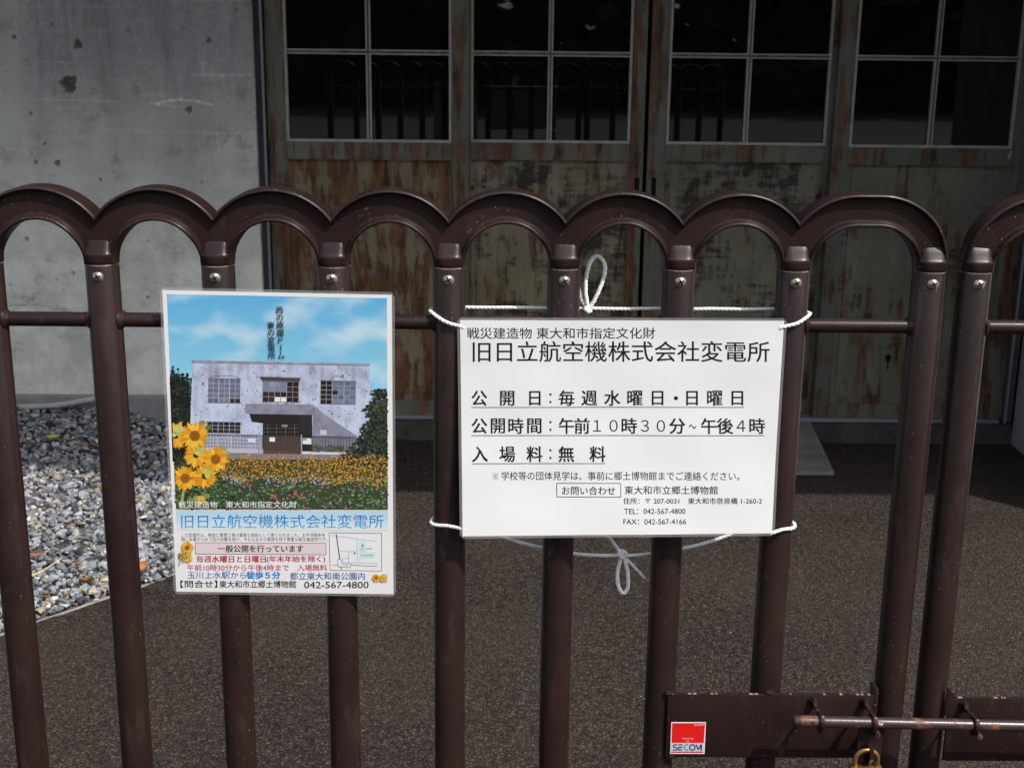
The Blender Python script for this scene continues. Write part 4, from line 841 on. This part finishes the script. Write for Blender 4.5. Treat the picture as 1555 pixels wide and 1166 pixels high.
# --- security sticker on the lock plate
yk = PF-.0002
STK = Sheet([(228, 150), (1185, 150), (1150, 1018), (203, 1018)], [(.2544, yk, .7590), (.3038, yk, .7592), (.3042, yk, .7087), (.2550, yk, .7085)])
R3 = thing('sticker', (.279, yk, .708), 'square red and white security sticker on the brown lock plate', 'sticker')
mb = MB(); mb.add([STK.at(u, v, h) for h in (0, .0002) for u, v in ((0, 0), (1, 0), (1, 1), (0, 1))], [(0, 1, 2, 3), (4, 5, 6, 7), (0, 1, 5, 4), (1, 2, 6, 5), (2, 3, 7, 6), (3, 0, 4, 7)]); link('backing', mb, PAPER, R3)
a = Art(STK); RED = (.78, .012, .010); NB = (.008, .035, .24)
a.poly([(252, 178), (1160, 178), (1130, 718), (238, 718)], RED); a.poly([(225, 955), (1118, 955), (1115, 990), (222, 990)], (.62, .010, .014)); a.poly([(236, 722), (1130, 722), (1120, 950), (226, 950)], (.62, .61, .60)); a.up()
def seg(*p, c=NB, w=34):
    for (x0, y0), (x1, y1) in zip(p, p[1:]): a.line(x0, y0, x1, y1, w, c); a.up(.000012)
def ring(cx, cy, r, a0, a1, c, w=36): seg(*[(cx+r*math.cos(rad(t)), cy+r*math.sin(rad(t))) for t in np.linspace(a0, a1, 22)], c=c, w=w)
seg((395, 772), (320, 772)); ring(320, 806, 34, 270, 90, NB, 34); seg((318, 840), (358, 840)); ring(356, 876, 36, -90, 90, NB, 34); seg((358, 912), (270, 912))
seg((428, 772), (545, 772)); seg((545, 840), (420, 840)); seg((428, 838), (428, 912)); seg((415, 908), (535, 908))
ring(660, 840, 72, 310, 50, (.01, .40, .42)); ring(812, 840, 74, 0, 360, NB); seg((915, 762), (978, 905)); seg((978, 905), (1046, 770)); seg((1058, 756), (1058, 926), w=40)
a.text('Security', 530, 562, 842, 640, (.85, .60, .50), 0.); a.text('by', 640, 650, 728, 706, (.85, .60, .50), 0.); a.text('ﾅﾝﾊﾞｰ 20-240760'[6:], 860, 205, 1128, 248, (.9, .75, .7), 0.)
link('lettering', a.mb, INK, R3, None, True)

# ---------------------------------------------------------------- ropes
def smooth(pts, n=14):
    P = [Vector(p) for p in pts]; P = [P[0]*2-P[1]]+P+[P[-1]*2-P[-2]]; out = []
    for i in range(1, len(P)-2):
        for k in range(n):
            t = k/n; a_, b_, c_, d_ = P[i-1], P[i], P[i+1], P[i+2]
            out.append(.5*((2*b_)+(c_-a_)*t+(2*a_-5*b_+4*c_-d_)*t*t+(3*b_-a_-3*c_+d_)*t**3))
    out.append(P[-2]); return out
def rope(mb, pts, r=.0023, pitch=.017, n=14):
    P = smooth(pts, n); ph = random.uniform(0, 9); P = [p+Vector((.0002*math.sin(i*.9+ph), .0002*math.sin(i*1.3), .0003*math.sin(i*.37+ph*2))) for i, p in enumerate(P)]; tot = [0.]
    for p, q in zip(P, P[1:]): tot.append(tot[-1]+(q-p).length)
    m_ = max(8, int(tot[-1]/.0022)); R_ = []; j = 0
    for i in range(m_+1):
        d = tot[-1]*i/m_
        while j < len(tot)-2 and tot[j+1] < d: j += 1
        R_.append(P[j].lerp(P[j+1], (d-tot[j])/max(1e-9, tot[j+1]-tot[j])))
    nrm = None; fr = []
    for i, p in enumerate(R_):
        t = (R_[min(i+1, m_)]-R_[max(i-1, 0)]).normalized(); nrm = t.orthogonal().normalized() if nrm is None else nrm; nrm = (nrm-t*nrm.dot(t)).normalized(); fr.append((nrm.copy(), t.cross(nrm)))
    for s in range(3):
        pth = []
        for i, p in enumerate(R_):
            th = 2*math.pi*(tot[-1]*i/m_/pitch+s/3); pth.append(p+(fr[i][0]*math.cos(th)+fr[i][1]*math.sin(th))*r*.52)
        mb.tube(pth, r*.60, 7)
def ballknot(mb, c, R_, r=.0024):
    for k in range(3):
        ax = Matrix.Rotation(k*1.1+.3, 3, 'X') @ Matrix.Rotation(k*.9, 3, 'Y'); rope(mb, [Vector(c)+ax @ Vector((R_*math.cos(t), R_*.75*math.sin(t), R_*.3*math.sin(2*t))) for t in np.linspace(0, 5.9, 9)], r)
F_, B_ = FY-.0255, FY+.0250
def band(zl, zr, sag, front_l, front_r):
    """front left hole -> round post 3 -> behind the posts -> round post 6 -> front right hole"""
    xl, xr = X0+3*PITCHX, X0+6*PITCHX; pts = [front_l, (xl-.006, F_+.001, (front_l[2]+zl)/2)]
    for ang in (215, 180, 145): pts.append((xl+.0248*math.cos(rad(ang)), FY-.0248*math.sin(rad(ang-0))*(-1) if False else FY+.0248*math.sin(rad(360-ang))*(-1)*-1 if False else FY+.0248*math.sin(rad(180-(ang-180) if False else 0)), zl)) if False else None
    for dx, dy in ((-.0205, -.0145), (-.0250, 0.), (-.0195, .0160), (-.004, .0250)): pts.append((xl+dx, FY+dy, zl))
    for t in (.18, .34, .5, .66, .82): pts.append((xl+(xr-xl)*t, B_+.001, zl+(zr-zl)*t-sag*(1-(2*t-1)**2)))
    for dx, dy in ((.004, .0250), (.0195, .0160), (.0250, 0.), (.0205, -.0145)): pts.append((xr+dx, FY+dy, zr))
    pts += [(xr+.006, F_+.001, (front_r[2]+zr)/2), front_r]; return pts
mb = MB(); rope(mb, band(1.3455, 1.3465, .001, (-.040, F_-.001, 1.3290), (.372, F_-.001, 1.3320)))
kx = .1240; ballknot(mb, (kx, B_-.004, 1.3445), .0048)
rope(mb, [(kx, B_-.004, 1.346), (kx-.004, B_-.002, 1.372), (kx-.001, B_, 1.400), (kx+.008, B_+.002, 1.4150), (kx+.019, B_, 1.409), (kx+.021, B_-.002, 1.393), (kx+.013, B_-.004, 1.368), (kx+.002, B_-.004, 1.346)], .0027)
rope(mb, [(kx, B_-.003, 1.345), (kx-.008, B_+.001, 1.356), (kx-.013, B_+.004, 1.372), (kx-.020, B_+.006, 1.379)], .0026)
tag(link('rope', mb, ROPEM, None, 60), 'clean white rope tying the top of the notice to the posts, its loop standing up', 'rope')
mb = MB(); rope(mb, band(1.0505, 1.0490, .060, (-.0385, F_-.018, 1.0560), (.3745, F_-.018, 1.0530)))
kx, kz = .1830, .9905; ballknot(mb, (kx-.002, B_-.003, kz+.003), .0062)
rope(mb, [(kx-.002, B_-.004, kz), (kx-.007, B_-.003, kz-.020), (kx-.006, B_-.002, kz-.043), (kx+.001, B_-.002, kz-.056), (kx+.008, B_-.003, kz-.048), (kx+.007, B_-.004, kz-.024), (kx+.001, B_-.004, kz)], .0027)
rope(mb, [(kx, B_-.003, kz), (kx-.009, B_-.002, kz+.012), (kx-.018, B_-.004, kz+.025), (kx-.026, B_-.008, kz+.034)], .0025); rope(mb, [(kx, B_-.003, kz), (kx+.013, B_-.004, kz-.012), (kx+.024, B_-.004, kz-.024), (kx+.032, B_-.003, kz-.033)], .0020)
for q_ in range(5): mb.tube([(kx+.030, B_-.003, kz-.031), (kx+.036+q_*.001, B_-.003+q_*.0008, kz-.036-q_*.0012)], [.0007, .0003], 5)
tag(link('rope', mb, ROPEM2, None, 60), 'frayed greyish rope sagging below the notice with a loop hanging down', 'rope')

mb = MB(); mb.add([(-60, -18.5, .004), (60, -18.5, .004), (60, -1.8, .004), (-60, -1.8, .004)], [(0, 1, 2, 3)]); kind(link('path', mb, PATHM), 'structure')
# ---------------------------------------------------------------- the park behind the camera (seen only in the door glass)
mb = MB(); mb.add([(-60, -60, .006), (60, -60, .006), (60, -18.4, .006), (-60, -18.4, .006)], [(0, 1, 2, 3)]); mb.col = (.05, .08, .025); mb.c = [(.045, .07, .02)]*4; kind(link('grass', mb, FOL, None, None, True), 'stuff')
mb = MB(); gc_ = [(.02, .04, .012), (.035, .06, .018), (.05, .085, .028), (.015, .026, .01)]
for _ in range(34000):
    x, y, z = random.uniform(-40, 40), random.uniform(-27, -20), 0; h = 7.+.9*math.sin(x*.5)+.6*math.sin(x*1.3+1); z = h*random.random()**1.25
    q = Matrix.Rotation(random.uniform(0, 6.28), 3, 'Z') @ Matrix.Rotation(random.uniform(0, 3.1), 3, 'X'); s_ = random.uniform(.25, .6); mb.col = random.choice(gc_)
    mb.add([Vector((x, y, z))+q @ Vector(p)*s_ for p in ((-1, 0, 0), (0, -.6, 0), (1, 0, 0), (0, .6, 0))], [(0, 1, 2, 3)])
kind(link('woodland', mb, FOL, None, None, True), 'stuff')
for o in list(proto.values()): pass
